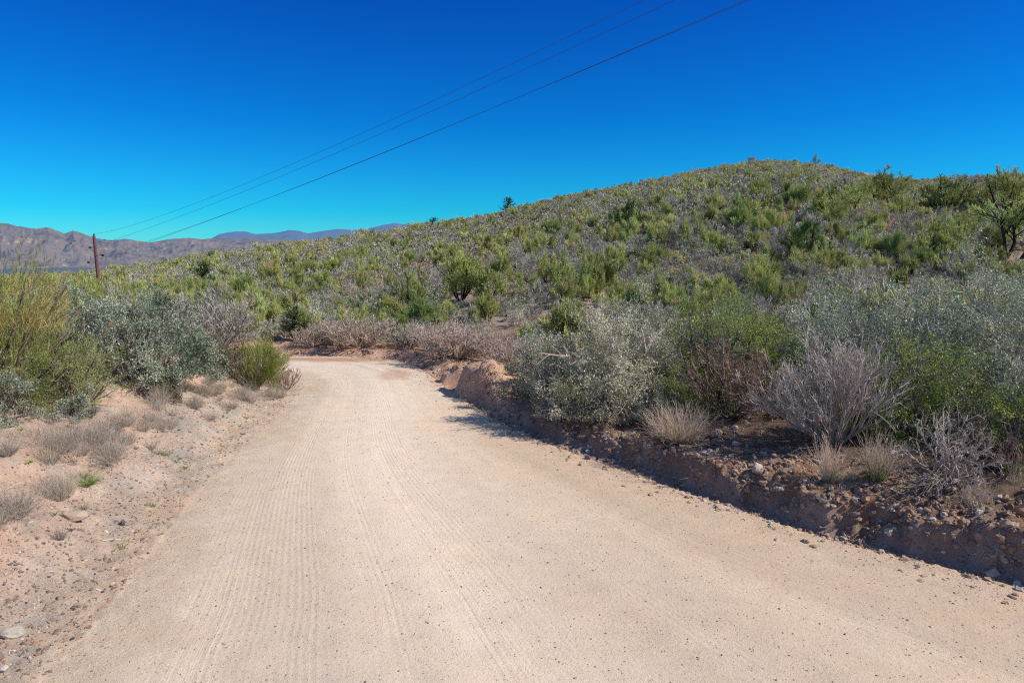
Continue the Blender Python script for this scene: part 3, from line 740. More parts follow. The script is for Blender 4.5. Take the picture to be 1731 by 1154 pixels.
def tuft(name, label, x, y, w, h, mat, seed, cat='grass tuft', group=None, rot=0, **k):
    me = tuft_mesh(name, seed, w, h, mat, **k)
    o = bpy.data.objects.new(name, me); link(o)
    z, _ = terrain(np.array([x]), np.array([y])); o.location = (x, y, float(z[0]) - .01); o.rotation_euler = (0, 0, rot)
    return tag(o, label, cat, group)

# ------------------------------------------------------------------ bushes on the left of the road
broom_bush('broom_shrub', 'tall yellow-green broom shrub with dry orange sprays, left of the road at the photo edge', -8.7, 11.2, 3.0, 2.7, 11, hot=.5)
leafy('sage_shrub', 'low grey-green shrub with pale forked twigs below the tall yellow-green broom', -7.8, 9.95, 1.35, 1.05, M_SAGEB, 12, nstem=11, nl=6, ll=.034, twig=M_BARK, tw=.010, bare=6, open_=.2)
leafy('creosote_shrub', 'dark green small-leaved shrub between the broom and the large rounded sage bush', -7.55, 11.35, 1.7, 1.35, M_CREO, 13, nstem=14, nl=5, ll=.026, lw=.014, twig=M_BARK, bare=5, open_=.15)
leafy('sage_shrub', 'large rounded blue-grey sage bush above the pink dirt slope left of the road', -7.45, 13.75, 2.75, 1.75, M_SAGEB, 14, nstem=18, nl=6, ll=.046, lw=.027, dpt=2.3, open_=.5)
leafy('sage_shrub', 'sage bush half hidden behind the left shoulder of the large rounded sage', -9.1, 14.2, 1.9, 1.8, M_SAGEB, 15, nstem=12, nl=5, ll=.044, lw=.025)
leafy('creosote_shrub', 'bright green shrub peeping out above the blue-grey sage and right of the broom', -9.6, 12.9, 1.4, 1.75, M_CREO, 16, nstem=10, nl=6, ll=.03, lw=.016)
bare_bush('twiggy_shrub', 'wide grey leafless thicket behind the yellow broom at the left road edge', -7.9, 17.1, 2.6, 1.75, M_HGREY, 17, nstem=34, c=(7, 5, 4), tw=.013)
bare_bush('twiggy_shrub', 'grey-lavender leafless bush right behind the large rounded sage', -8.9, 15.6, 2.2, 1.7, M_HGREY, 18, nstem=28, c=(7, 5, 4), tw=.013)
leafy('olive_shrub', 'dark olive-brown shrub between the large sage and the yellow broom', -7.0, 16.1, 1.45, 1.1, M_OLIVEDARK, 19, nstem=12, nl=6, ll=.034, lw=.02)
broom_bush('broom_shrub', 'yellow broom shrub nearest the left road edge before the bend', -6.3, 16.4, 1.35, 1.25, 20, tw=0.009)
broom_bush('broom_shrub', 'smaller yellow broom tucked behind the one at the left road edge', -6.4, 17.5, 1.3, 1.2, 21, tw=0.009)
bare_bush('twiggy_shrub', 'low brown leafless bush at the right foot of the yellow roadside broom', -5.75, 17.0, .9, .6, M_BROWN, 22, nstem=20, c=(5, 4, 3), tw=.012)
broom_bush('broom_shrub', 'olive broom shrub standing at the foot of the utility pole', -17.2, 28.4, 2.6, 1.7, 23, tw=0.014)
broom_bush('broom_shrub', 'pale broom shrub just left of the one at the utility pole', -19.2, 27.2, 2.0, 1.5, 24, tw=0.014)
leafy('sage_shrub', 'grey sage shrub under the two broom shrubs near the utility pole', -14.3, 24.2, 2.2, 1.3, M_SAGE, 25, nstem=11, nl=5, ll=.06, lw=.035)

leafy('sage_shrub', 'small low sage on the left shoulder in front of the dark green shrub', -7.05, 10.7, .8, .5, M_SAGEB, 26, nstem=8, nl=6, ll=.028, lw=.017)
leafy('olive_shrub', 'low olive shrub at the front foot of the large rounded sage', -6.75, 13.0, .8, .5, M_OLIVEDARK, 27, nstem=8, nl=6, ll=.028, lw=.017)
leafy('sage_shrub', 'low grey sage at the left photo edge behind the dry tufts', -7.6, 9.0, 1.0, .6, M_SAGEB, 28, nstem=8, nl=6, ll=.03, lw=.018)

# ------------------------------------------------------------------ dry bushes round the bend
bare_bush('dry_shrub', 'wide pinkish dry bush beyond the bend, left of the gap in the dry bushes', -5.3, 23.4, 2.6, 1.05, M_PINK, 31, nstem=46, c=(7, 5, 3), tw=.016, spread=1.2)
bare_bush('dry_shrub', 'small pinkish dry bush beyond the bend beside the round green juniper', -6.95, 23.7, 1.7, .85, M_PINK, 32, nstem=36, c=(6, 5, 3), tw=.016, spread=1.2)
bare_bush('dry_shrub', 'greyish dry bush in the gap between the two wide pinkish bushes', -3.5, 23.3, 1.8, .9, M_HGREY, 33, nstem=36, c=(6, 5, 3), tw=.016, spread=1.2)
bare_bush('dry_shrub', 'widest pinkish dry bush, where the road turns behind the orange dirt mound', -1.7, 20.9, 2.5, 1.1, M_PINK, 34, nstem=50, c=(7, 5, 3), tw=.015, spread=1.2)
bare_bush('dry_shrub', 'pinkish dry bush touching the left end of the pale olive bushes', -.5, 19.6, 1.5, .95, M_PINK, 35, nstem=26, c=(6, 5, 3), tw=.015, spread=1.15)
leafy('sage_shrub', 'low green-grey sage behind the dry bushes at the bend', -6.3, 25.4, 2.4, 1.0, M_SAGE, 36, nstem=11, nl=5, ll=.055, lw=.03)

# ------------------------------------------------------------------ bushes on the right bank
leafy('sage_shrub', 'dark green-grey bush at the left end of the right bank, above the eroded lip', .75, 15.2, 2.0, 1.4, M_SAGE, 41, nstem=15, nl=5, ll=.04, lw=.024, bare=4)
leafy('creosote_shrub', 'small fresh green shrub wedged between the dark bush and the big pale olive bush', 1.05, 14.4, .9, .9, M_CREO, 42, nstem=9, nl=5, ll=.028, lw=.016)
leafy('olive_shrub', 'big pale olive bush leaning over the cut bank with bare twigs on top', 1.95, 13.35, 3.2, 2.1, M_OLIVE, 43, nstem=20, nl=6, ll=.040, lw=.024, bare=14, tw=.010, twig=M_PALE, dpt=2.5, open_=.45)
leafy('olive_shrub', 'second pale olive bush rising behind the big one on the right bank', 3.0, 16.2, 2.6, 1.95, M_OLIVE, 44, nstem=14, nl=5, ll=.042, lw=.025, bare=14, twig=M_PALE)
leafy('creosote_shrub', 'wide glossy green shrub behind the brown dead bush on the right bank', 4.45, 13.4, 3.3, 2.05, M_CREO, 45, nstem=18, nl=5, ll=.034, lw=.019, open_=.35, bare=5)
leafy('creosote_shrub', 'narrow green shrub hanging between the pale olive bush and the brown dead bush', 3.05, 12.2, 1.1, .9, M_CREO, 46, nstem=8, nl=5, ll=.03, lw=.017, open_=.1)
bare_bush('twiggy_shrub', 'brown dead bush with rust-red leaf remnants in front of the wide green shrub', 4.0, 12.0, 2.0, 1.4, M_BROWN, 47, nstem=30, c=(7, 5, 3), tw=.010, leaf=M_RUST, nleaf=1)
bare_bush('twiggy_shrub', 'pale grey fan-shaped dead bush in the middle of the right bank', 4.95, 10.2, 2.0, 1.75, M_PALE, 48, nstem=38, c=(8, 5, 3), tw=.009, spread=.95, up=.45, dpt=1.6)
leafy('creosote_shrub', 'vivid green leafy shrub right of the pale grey fan-shaped dead bush', 6.5, 10.45, 2.2, 1.7, M_CREO, 49, nstem=15, nl=5, ll=.034, lw=.019, open_=.3, bare=4)
leafy('sage_shrub', 'huge silvery sage bush behind the pale grey dead bush', 7.1, 13.5, 3.6, 2.35, M_SAGE, 50, nstem=20, nl=5, ll=.042, lw=.025, bare=10, twig=M_PALE, open_=.4)
leafy('sage_shrub', 'huge silvery sage at the right photo edge, behind the vivid green shrub', 9.5, 12.8, 3.8, 2.45, M_SAGE, 51, nstem=20, nl=5, ll=.042, lw=.025, bare=16, twig=M_PALE, open_=.35)
leafy('sage_shrub', 'grey-green bush with long bare branches above the drooping dead bush at the right edge', 7.7, 9.6, 2.2, 1.9, M_SAGE, 52, nstem=12, nl=4, ll=.036, lw=.021, bare=22, twig=M_PALE, open_=.05)
leafy('sage_shrub', 'small silvery sage on the skyline side of the wide green shrub', 5.4, 16.8, 2.2, 1.8, M_SAGE, 53, nstem=13, nl=5, ll=.045, lw=.027, bare=5)
bare_bush('twiggy_shrub', 'drooping pale dead bush at the lip of the shaded bank on the right', 5.7, 8.55, 1.5, 1.0, M_PALE, 54, nstem=22, c=(6, 4, 3), tw=.010, spread=1.5, up=.25, droop=.55, curl=.32, bias=(-.35, -.1, .25))
bare_bush('twiggy_shrub', 'brown tangled dead bush in shade behind the drooping pale one', 6.6, 8.9, 1.5, .85, M_BROWN, 55, nstem=24, c=(6, 4, 3), tw=.009, spread=1.35, curl=.3)
leafy('sage_shrub', 'low silvery sage filling the lip between the pale olive bush and the big grass tuft', 2.75, 12.1, 1.0, .6, M_SAGE, 56, nstem=8, nl=6, ll=.032, lw=.02)
leafy('creosote_shrub', 'low green shrub under the right side of the pale grey fan-shaped dead bush', 5.75, 10.3, 1.1, .7, M_CREO, 57, nstem=9, nl=6, ll=.03, lw=.017)
leafy('creosote_shrub', 'dark green shrub at the right photo edge behind the drooping dead bush', 7.35, 9.15, 1.7, 1.25, M_CREO, 58, nstem=12, nl=6, ll=.032, lw=.018)
leafy('sage_shrub', 'grey sage filling the gap between the wide green shrub and the huge silvery sage', 5.75, 12.6, 1.6, 1.5, M_SAGE, 59, nstem=11, nl=6, ll=.038, lw=.023)
leafy('olive_shrub', 'low pale olive shrub left of the big pale olive bush at the bank lip', .75, 13.9, 1.1, .7, M_OLIVE, 60, nstem=9, nl=6, ll=.034, lw=.021)
bare_bush('dry_shrub', 'pinkish dry bush behind the widest dry bush at the bend', -2.6, 22.4, 2.0, 1.0, M_PINK, 37, nstem=34, c=(7, 5, 3), tw=.018, spread=1.2)
bare_bush('dry_shrub', 'pinkish dry bush closing the gap left of the dark bush on the right bank', .2, 18.2, 1.7, .95, M_PINK, 38, nstem=30, c=(7, 5, 3), tw=.018, spread=1.2)
tuft('grass_tuft', 'big pinkish dry grass tuft with a green base on the lip of the right bank', 2.75, 11.0, 1.15, .66, M_GRASS, 61, n=620, green=130, tw=.008)
tuft('grass_tuft', 'left of two shaded straw tufts under the pale dead bush', 4.32, 8.98, .46, .6, M_GRASS, 62, n=200, green=60, tw=.010, spread=.5)
tuft('grass_tuft', 'right of two shaded straw tufts, greener and taller', 4.85, 8.72, .5, .66, M_GRASS, 63, n=220, green=150, tw=.010, spread=.5)
tuft('grass_tuft', 'thin straw tuft under the drooping dead bush near the bank foot', 5.62, 7.95, .36, .44, M_GRASS, 64, n=100, green=40, tw=.007, spread=.7)
tuft('grass_tuft', 'thin straw tuft at the right edge of the photo on top of the bank', 6.35, 8.3, .34, .44, M_GRASS, 65, n=90, green=40, tw=.007, spread=.7)
tuft('grass_tuft', 'straw tuft at the bank lip under the dark green-grey bush', .55, 14.6, .5, .4, M_GRASS, 66, n=180, green=40, tw=.01)
tuft('grass_tuft', 'straw tuft at the bank lip under the left end of the big pale olive bush', 1.15, 13.6, .5, .4, M_GRASS, 67, n=180, green=40, tw=.01)
tuft('green_weed', 'bright green weed between the brown dead bush and the pale fan-shaped one', 4.75, 11.7, .45, .5, M_FORB, 68, cat='weed', n=200, seedheads=False, tw=.02, spread=.8)
bare_bush('seedling_shrub', 'small shrub with rust-red leaves at the foot of the brown dead bush', 4.35, 11.6, .7, .5, M_BROWN, 69, nstem=10, c=(4, 3, 2), leaf=M_RUST, nleaf=2, tw=.008)

# ------------------------------------------------------------------ tufts and weeds on the left slope
for i, (x, y, w_, h_, mat, lab) in enumerate([
    (-6.55, 10.95, .75, .34, M_GREYGRASS, 'grey dry tuft below the dark green shrub on the pink slope'),
    (-6.25, 11.5, 1.0, .42, M_GREYGRASS, 'wide grey dry tuft below the large rounded sage bush'),
    (-6.05, 9.95, 1.0, .45, M_GREYGRASS, 'mauve-grey dry tuft halfway down the left slope'),
    (-6.4, 9.25, 1.1, .6, M_GREYGRASS, 'tallest grey dry tuft in the clump on the left slope'),
    (-5.95, 8.6, .75, .5, M_GREYGRASS, 'thin grey dry tuft in front of the tallest tuft on the left slope'),
    (-5.75, 7.45, .95, .3, M_GREYGRASS, 'low greenish-grey tuft at the left photo edge beside the tan rock'),
    (-4.1, 5.0, .36, .22, M_GREYGRASS, 'small grey-green tuft in the bottom left corner beside the road'),
    (-6.05, 15.1, .8, .42, M_GREYGRASS, 'grey tuft at the road edge in front of the yellow broom'),
    (-6.6, 14.7, .85, .36, M_GREYGRASS, 'grey tuft at the right foot of the large rounded sage bush'),
    (-5.7, 15.9, .7, .35, M_GREYGRASS, 'brownish tuft at the road edge just before the bend'),
    (-5.95, 14.1, .6, .25, M_GREYGRASS, 'low grey tuft between the sage bush and the road'),
    (-5.9, 13.0, .5, .2, M_GREYGRASS, 'flat grey tuft on the bare pink slope'),
    (-6.6, 12.3, .5, .25, M_GREYGRASS, 'small grey tuft at the foot of the large sage bush, left side'),
    (-7.3, 9.0, .5, .35, M_GREYGRASS, 'small grey tuft in front of the low grey-green shrub'),
]):
    tuft('grass_tuft', lab, x, y, w_, h_, mat, 70 + i, n=int(420 + 520 * w_), tw=.0055, spread=1.1, ragged=True, green=50 if i in (3, 4, 5, 6) else 0, leafm=M_SAGE)
tuft('green_weed', 'bright green weed in front of the tallest grey tuft on the left slope', -5.85, 9.05, .5, .24, M_FORB, 90, cat='weed', n=260, seedheads=False, tw=.012, spread=1.1)
tuft('green_weed', 'bright green weed between the two upper grey tufts on the left slope', -5.75, 10.95, .3, .18, M_FORB, 91, cat='weed', n=150, seedheads=False, tw=.012, spread=1.1)
rngw = np.random.default_rng(5)
weed0 = [tuft_mesh('weed', 92 + k, 1, .5, M_FORB, n=46, seedheads=False, tw=.05, spread=1.3) for k in range(3)] + [tuft_mesh('small_tuft', 96 + k, 1, .8, M_GREYGRASS, n=90, seedheads=False, tw=.03, spread=1.1) for k in range(3)]
tufts_big = [tuft_mesh('dry_tuft', 105 + k, 1, .62, M_GREYGRASS, n=420, seedheads=True, tw=.012, spread=1.1, ragged=True) for k in range(4)]
def scatter_small(n, test, name, label, cat, group, meshes, s0, s1):
    k = 0
    while k < n:
        x, y = rngw.uniform(-8, 7.5), rngw.uniform(5, 21)
        if abs(x) > y * .78: continue
        z, m = terrain(np.array([x]), np.array([y]))
        if not test(x, y, m): continue
        o = bpy.data.objects.new(name, meshes[rngw.integers(len(meshes))]); link(o)
        s = rngw.uniform(s0, s1); o.scale = (s, s, s * rngw.uniform(.7, 1.3)); o.location = (x, y, float(z[0]) - .005); o.rotation_euler = (0, 0, rngw.uniform(0, 6))
        tag(o, label, cat, group); k += 1
scatter_small(46, lambda x, y, m: m['left'][0] and .35 < m['dL'][0] < 2.6, 'small_weed', 'tiny green weed on the stony verge left of the road', 'weed', 'tiny green weeds on the left verge', weed0[:3], .08, .2)
scatter_small(40, lambda x, y, m: m['left'][0] and .9 < m['dL'][0] < 3.2, 'small_tuft', 'tiny grey grass tuft on the bare dirt slope left of the road', 'grass tuft', 'tiny grey tufts on the left slope', weed0[3:], .12, .3)
scatter_small(34, lambda x, y, m: m['left'][0] and 1.0 < m['dL'][0] < 3.0, 'dry_tuft', 'ragged grey-mauve dry grass clump on the pink slope left of the road', 'grass tuft', 'ragged dry clumps on the left slope', tufts_big, .3, .62)
scatter_small(26, lambda x, y, m: m['right'][0] and 1.0 < m['dR'][0] < 2.6 and y < 20, 'small_tuft', 'tiny grey grass tuft on the lip of the right bank', 'grass tuft', 'tiny grey tufts on the right bank', weed0[3:], .12, .28)
scatter_small(22, lambda x, y, m: m['right'][0] and .9 < m['dR'][0] < 2.6, 'small_weed', 'tiny green weed on the right bank', 'weed', 'tiny green weeds on the right bank', weed0[:3], .08, .18)
# ------------------------------------------------------------------ hillside plants: a few shapes of each kind, copied
def hill_grey(seed, q=1.0, mat=None):
    rng = np.random.default_rng(seed); A = MB(); hi = q > .6
    b, d = stems(rng, 9, 1.3, .1); s0 = grow(rng, b, d, rng.uniform(.6, 1.0, len(b)), 3, .15, .2)
    s1 = fork(rng, s0, 4, .6, .6, .3, 2, .2, .3)
    A.ribbon(rng, s0, .03, .1); A.ribbon(rng, s1, .02, rng.uniform(.2, .7, len(s1))); xf0 = fit([A], .95, .68); A.V = [xf0(v) for v in A.V]
    P, out = dome(rng, 900 if hi else 300, 1, .64, 1, seed, .55, .40, -.05, .55, 16, .10)
    D = norm(out * .6 + rng.normal(size=P.shape) * .4 + [0, 0, .5]); ln = rng.uniform(.07, .17, len(P)) * (1 if hi else 1.3)
    tt = np.clip(tnoise(rng, P, .3, seed) + .1, 0, 1)
    if hi: A.ribbon(rng, grow(rng, P - D * ln[:, None] * .5, D, ln, 2, .2), .013, tt)
    else: A.leaves(rng, P - D * .05, D, .12, .055, np.clip(tt * .8, 0, .85))
    return A, (lambda v: v), [mat or M_HGREY]
def hill_sage(seed, q=1.0):
    rng = np.random.default_rng(seed); A = MB(); hi = q > .6
    b, d = stems(rng, 9, 1.3, .1); s0 = grow(rng, b, d, rng.uniform(.6, 1.0, len(b)), 3, .15, .2)
    A.ribbon(rng, s0, .03, .1, 1); xf0 = fit([A], .9, .62); A.V = [xf0(v) for v in A.V]
    P, out = dome(rng, 1300 if hi else 210, 1, .66, 1, seed, .5, .40, -.05, .6, 20, .10)
    k = 1 if hi else 2.4
    A.leaves(rng, P, norm(out * .4 + rng.normal(size=P.shape)), .05 * k * rng.uniform(.6, 1.2, len(P)), .028 * k, tnoise(rng, P, .3, seed), 0, face=np.array([.2, 0, .6]))
    return A, (lambda v: v), [M_HSAGE, M_HGREY]
def hill_broom(seed, q=1.0):
    """several limbs, each ending in a rounded whisk of fine green stems"""
    rng = np.random.default_rng(seed); A = MB(); hi = q > .6
    n0 = rng.integers(6, 11)
    b, d = stems(rng, n0, 1.1, .12, .1)
    s0 = grow(rng, b, d, rng.uniform(.4, .8, n0), 3, .18, .4)
    A.ribbon(rng, s0, .045, .25, 1); A.ribbon(rng, s0, .045, .25, 1)
    s1 = fork(rng, s0, 3, .6, .5, .3, 2, .15, .6, short=.1); A.ribbon(rng, s1, .025, .4, 1)
    E = np.concatenate([s0[:, -1], s1[:, -1], s1[:, 1]]); m = len(E); per = 46 if hi else 9
    C = np.repeat(E, per, 0) + rng.normal(size=(m * per, 3)) * [.055, .055, .045]
    D = norm(rng.normal(size=C.shape) * .62 + [0, 0, .75] + (C - [0, 0, .3]) * .5)
    P = grow(rng, C, D, rng.uniform(.09, .22, len(C)), 2, .12, .2)
    tc = np.clip(.5 + .5 * fbm(E[:, 0], E[:, 1] + E[:, 2], .5, 2, seed), 0, 1); dry = rng.uniform(size=m) < .05
    t = np.clip(np.repeat(tc * .55, per) + .28 * rng.uniform(0, 1, len(C)) + .08, 0, .95); t = np.where(np.repeat(dry, per), 1.0, t)
    A.ribbon(rng, P, .018 if hi else .055, t, 0, .4)
    return A, fit([A], 1.0, .95), [M_HBROOM, M_DARKBARK]
def variants(name, fn, seeds, **k):
    out = []
    for s in seeds:
        A, xf, mats = fn(s, **k); out.append(A.build(name, mats, xf=xf))
    return out
def lod(fn, seeds, **k):
    out = []
    for s in seeds:
        A, xf, mats = fn(s, **k); V, F, T, M = A.arrays(); out.append((xf(V), F, T, M))
    return out
hill_dry = lambda seed, q=1.0: hill_grey(seed, q, M_HDRY)
KINDS = {   # name: (mesh variants, far variants, materials, category, width range, height factor)
    'grey_shrub': (variants('grey_shrub', hill_grey, range(500, 507)), lod(hill_grey, range(520, 526), q=.45), [M_HGREY], (.6, 1.65), 1.0),
    'green_broom': (variants('green_broom', hill_broom, range(540, 548)), lod(hill_broom, range(560, 566), q=.45), [M_HBROOM, M_DARKBARK], (.4, 1.1), 1.0),
    'leafy_shrub': (variants('leafy_shrub', hill_sage, range(580, 586)), lod(hill_sage, range(600, 605), q=.45), [M_HSAGE, M_HGREY], (.45, 1.45), 1.0),
    'straw_shrub': (variants('straw_shrub', hill_dry, range(620, 623)), lod(hill_dry, range(640, 643), q=.45), [M_HDRY], (.4, .9), 1.0),
}
LOOK = {'grey_shrub': 'grey-lavender leafless shrub', 'green_broom': 'yellow-green broom shrub', 'leafy_shrub': 'grey-green leafy shrub', 'straw_shrub': 'straw-coloured dry shrub'}

# ---- landmark trees and shrubs of the hill
def tree(name, label, x, y, w, h, seed, style, cat='tree'):
    rng = np.random.default_rng(seed)
    A = MB(); B = MB()
    if style == 'juniper':
        b = np.zeros((1, 3)); s0 = grow(rng, b, np.array([[.05, 0, 1.]]), 1.0, 6, .05, .2)
        s1 = fork(rng, s0, 46, 1.15, .5, .06, 3, .12, .25, short=.75); s2 = fork(rng, s1, 6, .7, .5, .25, 2, .2, .3)
        A.tube(s0, .06, .012, 6, .3); A.tube(s1, .016, .006, 3, .4)
        C, D = along(rng, s2, 9, .0, 1); n = len(C); xf = fit([A], w * .9, h); C = xf(C)
        sc = .09 * h / 1.8
        B.leaves(rng, C, D + rng.normal(size=(n, 3)) * .5 + [0, 0, .3], sc * rng.uniform(.6, 1.3, n), sc * .5, tnoise(rng, C, .4, seed)); lm, bm = M_JUN, M_DARKBARK
    elif style == 'mesquite':        # leaning dark trunk, airy upright green sprays
        n0 = 3; b = rng.normal(size=(n0, 3)) * [.05, .05, 0]
        s0 = grow(rng, b, np.array([[.25, 0, 1.], [-.35, .1, .9], [.75, -.1, .8]]), np.array([.75, .6, .6]), 5, .13, .2)
        s1 = fork(rng, s0, 7, .6, .6, .35, 4, .18, .4); s2 = fork(rng, s1, 7, .6, .6, .2, 3, .18, .5); s3 = fork(rng, s2, 14, .55, .5, .1, 2, .14, .5)
        A.tube(s0, .019, .008, 6, .3); A.tube(s1, .008, .004, 4, .4); A.ribbon(rng, s2, .012, .4)
        xf = fit([A], w, h); t = np.clip(tnoise(rng, s3[:, -1], .3, seed) * .7 + .22, 0, .95); B.V = []
        B.ribbon(rng, s3, .009, t, 0, .5); lm, bm = M_HBROOM, M_DARKBARK
        V = [xf(v) for v in B.V]; B.V = V
    else:                            # round dense green broom tree
        n0 = 9; b, d = stems(rng, n0, 1.15, .1, .1); s0 = grow(rng, b, d, rng.uniform(.5, .9, n0), 4, .15, .35)
        s1 = fork(rng, s0, 8, .7, .55, .2, 3, .18, .35); s2 = fork(rng, s1, 12, .65, .5, .15, 2, .18, .35); s3 = fork(rng, s2, 7, .5, .6, .1, 2, .14, .35)
        A.tube(s0, .026, .01, 5, .3); A.ribbon(rng, s1, .015, .4); xf = fit([A], w, h)
        t = np.clip(tnoise(rng, s2[:, -1], .3, seed) * .7 + .22, 0, .95)
        B.ribbon(rng, s2, .014, t, 0, .5); B.ribbon(rng, s3, .012, np.repeat(t, 7), 0, .5); B.V = [xf(v) for v in B.V]
        lm, bm = (M_HBROOM if style == 'broom' else M_JUN), M_DARKBARK
    o = plant(name, label, cat, x, y)
    part('trunk', A.build(name + '_trunk', [bm], xf=xf), o)
    part('crown', B.build(name + '_crown', [lm]), o)
    return o
def on_skyline(u, frac=1.0):
    th = bearing(u); el, Rc, R0 = crest_at(np.array([th])); best = None
    d = np.linspace(30, 135, 400); X = d * math.tan(th); z, _ = terrain(X, d); k = np.argmax((z - CAM_H) / d)
    return X[k] * frac, d[k] * frac
LAND = []
def land(*a, **k):
    LAND.append((a[2], a[3], a[4])); return tree(*a, **k)
land('juniper_tree', 'dark green conical juniper beside the road bend, above the dry bushes', -7.9, 24.4, .9, 1.25, 701, 'juniper')
land('juniper_tree', 'large dark juniper on the lower left flank of the hill, right of the utility pole', -18.0, 40.0, 1.6, 1.8, 702, 'juniper')
x, y = on_skyline(857); land('juniper_tree', 'dark rounded juniper standing alone on the skyline, left of the hilltop', x, y, 2.4, 2.3, 703, 'juniper')
x, y = on_skyline(730); land('juniper_tree', 'small pointed grey-green juniper on the skyline, lower down the ridge', x, y, 2.0, 1.15, 704, 'juniper')
x, y = on_skyline(1055, .42); land('broom_tree', 'large round dark green bush in the middle of the hill face', x, y, 2.0, 2.0, 705, 'dense')
x, y = on_skyline(1370); land('yucca_tree', 'lone bare-branched little tree on top of the hill', x, y, 1.9, 2.2, 706, 'mesquite')
land('broom_tree', 'airy green tree with a dark leaning trunk at the right edge of the photo', 22.6, 31.5, 3.6, 3.0, 707, 'mesquite')
land('broom_tree', 'green broom tree left of the tree with the dark leaning trunk', 19.6, 31.6, 2.4, 1.9, 708, 'broom')
land('broom_tree', 'dark dense tree high on the right, standing against the sky at the photo edge', 31.4, 44, 3.4, 2.7, 709, 'broom')
land('broom_tree', 'dark dense tree beside the one against the sky on the right', 28.6, 46, 3.2, 2.4, 710, 'broom')
land('broom_tree', 'green tree at the top of the right-hand slope, left of the dark dense pair', 26.8, 50, 3.0, 2.4, 711, 'broom')
land('broom_tree', 'rounded green tree halfway up the right-hand slope with a flat top', 21.4, 43.5, 2.6, 1.9, 712, 'broom')
land('broom_tree', 'pale green rounded tree on the right-hand slope, left of the flat-topped one', 18.6, 40.5, 2.4, 1.8, 713, 'broom')
land('broom_tree', 'dark round bush above the huge silvery sage on the right', 13.6, 31.5, 2.1, 1.9, 714, 'dense')
land('broom_tree', 'yellow-green broom tree with a dark trunk showing, right of the wash', -4.6, 30.3, 1.5, 1.7, 715, 'broom')
land('broom_tree', 'double-headed green broom tree in the centre of the lower slope', -2.4, 31.6, 1.6, 2.0, 716, 'broom')
land('broom_tree', 'green broom tree with drooping right side in the centre of the lower slope', -1.0, 30.8, 1.5, 1.7, 717, 'broom')
land('broom_tree', 'tall yellow-green broom tree with straw-dry top on the lower slope, above the pale olive bushes', 2.7, 30.5, 1.5, 1.9, 718, 'broom')
land('broom_tree', 'round green broom tree right of the straw-topped one', 3.9, 31.0, 1.5, 1.6, 719, 'broom')

# ---- everything else: scattered with a minimum spacing, largest in view first as single objects
def scatter_hill():
    rng = np.random.default_rng(2024)
    n = 85000
    th = rng.uniform(math.radians(-47), math.radians(46), n); r = np.sqrt(rng.uniform(19.5 ** 2, 128 ** 2, n))
    X = r * np.sin(th); Y = r * np.cos(th)
    Z, m = terrain(X, Y)
    ok = (~m['ins']) & (np.minimum(m['dL'], m['dR']) > 1.0) & ((Y > 24.5) | ((X > .2) & (Y > 17.8) & (m['dR'] > 1.8)) | ((X < -9) & (np.minimum(m['dL'], m['dR']) > 1.2) & (Y > 22)))
    el, Rc, R0 = crest_at(th); ok &= Y < Rc * 1.06
    dens = fbm(X, Y, 9, 3, 901); steep = sstep(60, 110, r)
    kindn = fbm(X, Y, 13, 2, 903); kind2 = fbm(X, Y, 4, 2, 905)
    low = sstep(75, 35, r)
    order = np.arange(n)
    grid = {}; out = []
    mind0 = 1.02
    for i in order:
        if not ok[i]: continue
        p = rng.uniform()
        u = kindn[i]; v = kind2[i]
        pb = .17 + .09 * v + .03 * low[i]; ps = .33 - .12 * u; pd = .045
        k = 'green_broom' if p < pb else 'leafy_shrub' if p < pb + ps else 'straw_shrub' if p < pb + ps + pd else 'grey_shrub'
        w0, w1 = KINDS[k][3]
        size = w0 + (w1 - w0) * rng.beta(1.6, 2.6) * (1.05 + .15 * low[i])
        if k == 'green_broom': size *= .95 + .25 * low[i]
        rad = size * .5 * (.56 - .28 * dens[i] + .22 * steep[i] - .08 * low[i]) * (1.0 if dens[i] > -.36 else 1.4)
        gx, gy = int(X[i] // 1.6), int(Y[i] // 1.6); bad = False
        for a in (-1, 0, 1):
            for b in (-1, 0, 1):
                for (q, rq) in grid.get((gx + a, gy + b), ()):
                    if (X[q] - X[i]) ** 2 + (Y[q] - Y[i]) ** 2 < (rad + rq) ** 2: bad = True; break
                if bad: break
            if bad: break
        if bad: continue
        if any((lx - X[i]) ** 2 + (ly - Y[i]) ** 2 < (lw * .45) ** 2 for lx, ly, lw in LAND): continue
        grid.setdefault((gx, gy), []).append((i, rad)); out.append((X[i], Y[i], Z[i], k, size))
    return out
PL = scatter_hill()

def zone(x, y):
    th = math.degrees(math.atan2(x, y)); r = math.hypot(x, y)
    el, Rc, R0 = crest_at(np.array([math.radians(th)])); t = (y - R0[0]) / (Rc[0] - R0[0])
    band = 'on the hill foot' if t < .08 else 'on the lower slope' if t < .25 else 'on the middle slope' if t < .55 else 'on the upper slope' if t < .9 else 'on the skyline'
    side = ('near the utility pole' if th < -26 else 'of the hill\'s left flank' if th < -14 else 'of the hill beyond the bend' if th < -2 else
            'above the pale olive bushes' if th < 9 else 'below the hilltop' if th < 21 else 'above the huge silvery sage' if th < 29 else 'near the dark-trunked tree')
    return band + ' ' + side

def near_screen(x, y, z, h):
    """how high a near bush stands in front of a hill plant, as seen from the road (only to leave out what is fully behind)"""
    u = 865.5 + 1154 * x / y * 1.0
    top = 577 + 1154 * math.tan(math.atan2(CAM_H - z - h, math.hypot(x, y)) - PITCH)
    lim = np.interp(u, [-50, 60, 110, 200, 330, 480, 500, 700, 830, 930, 1040, 1090, 1340, 1400, 1480, 1740, 1800], [475, 475, 490, 520, 540, 600, 600, 600, 575, 535, 512, 512, 500, 470, 450, 448, 448])
    return top > lim - 2 or u < -5 or u > 1736

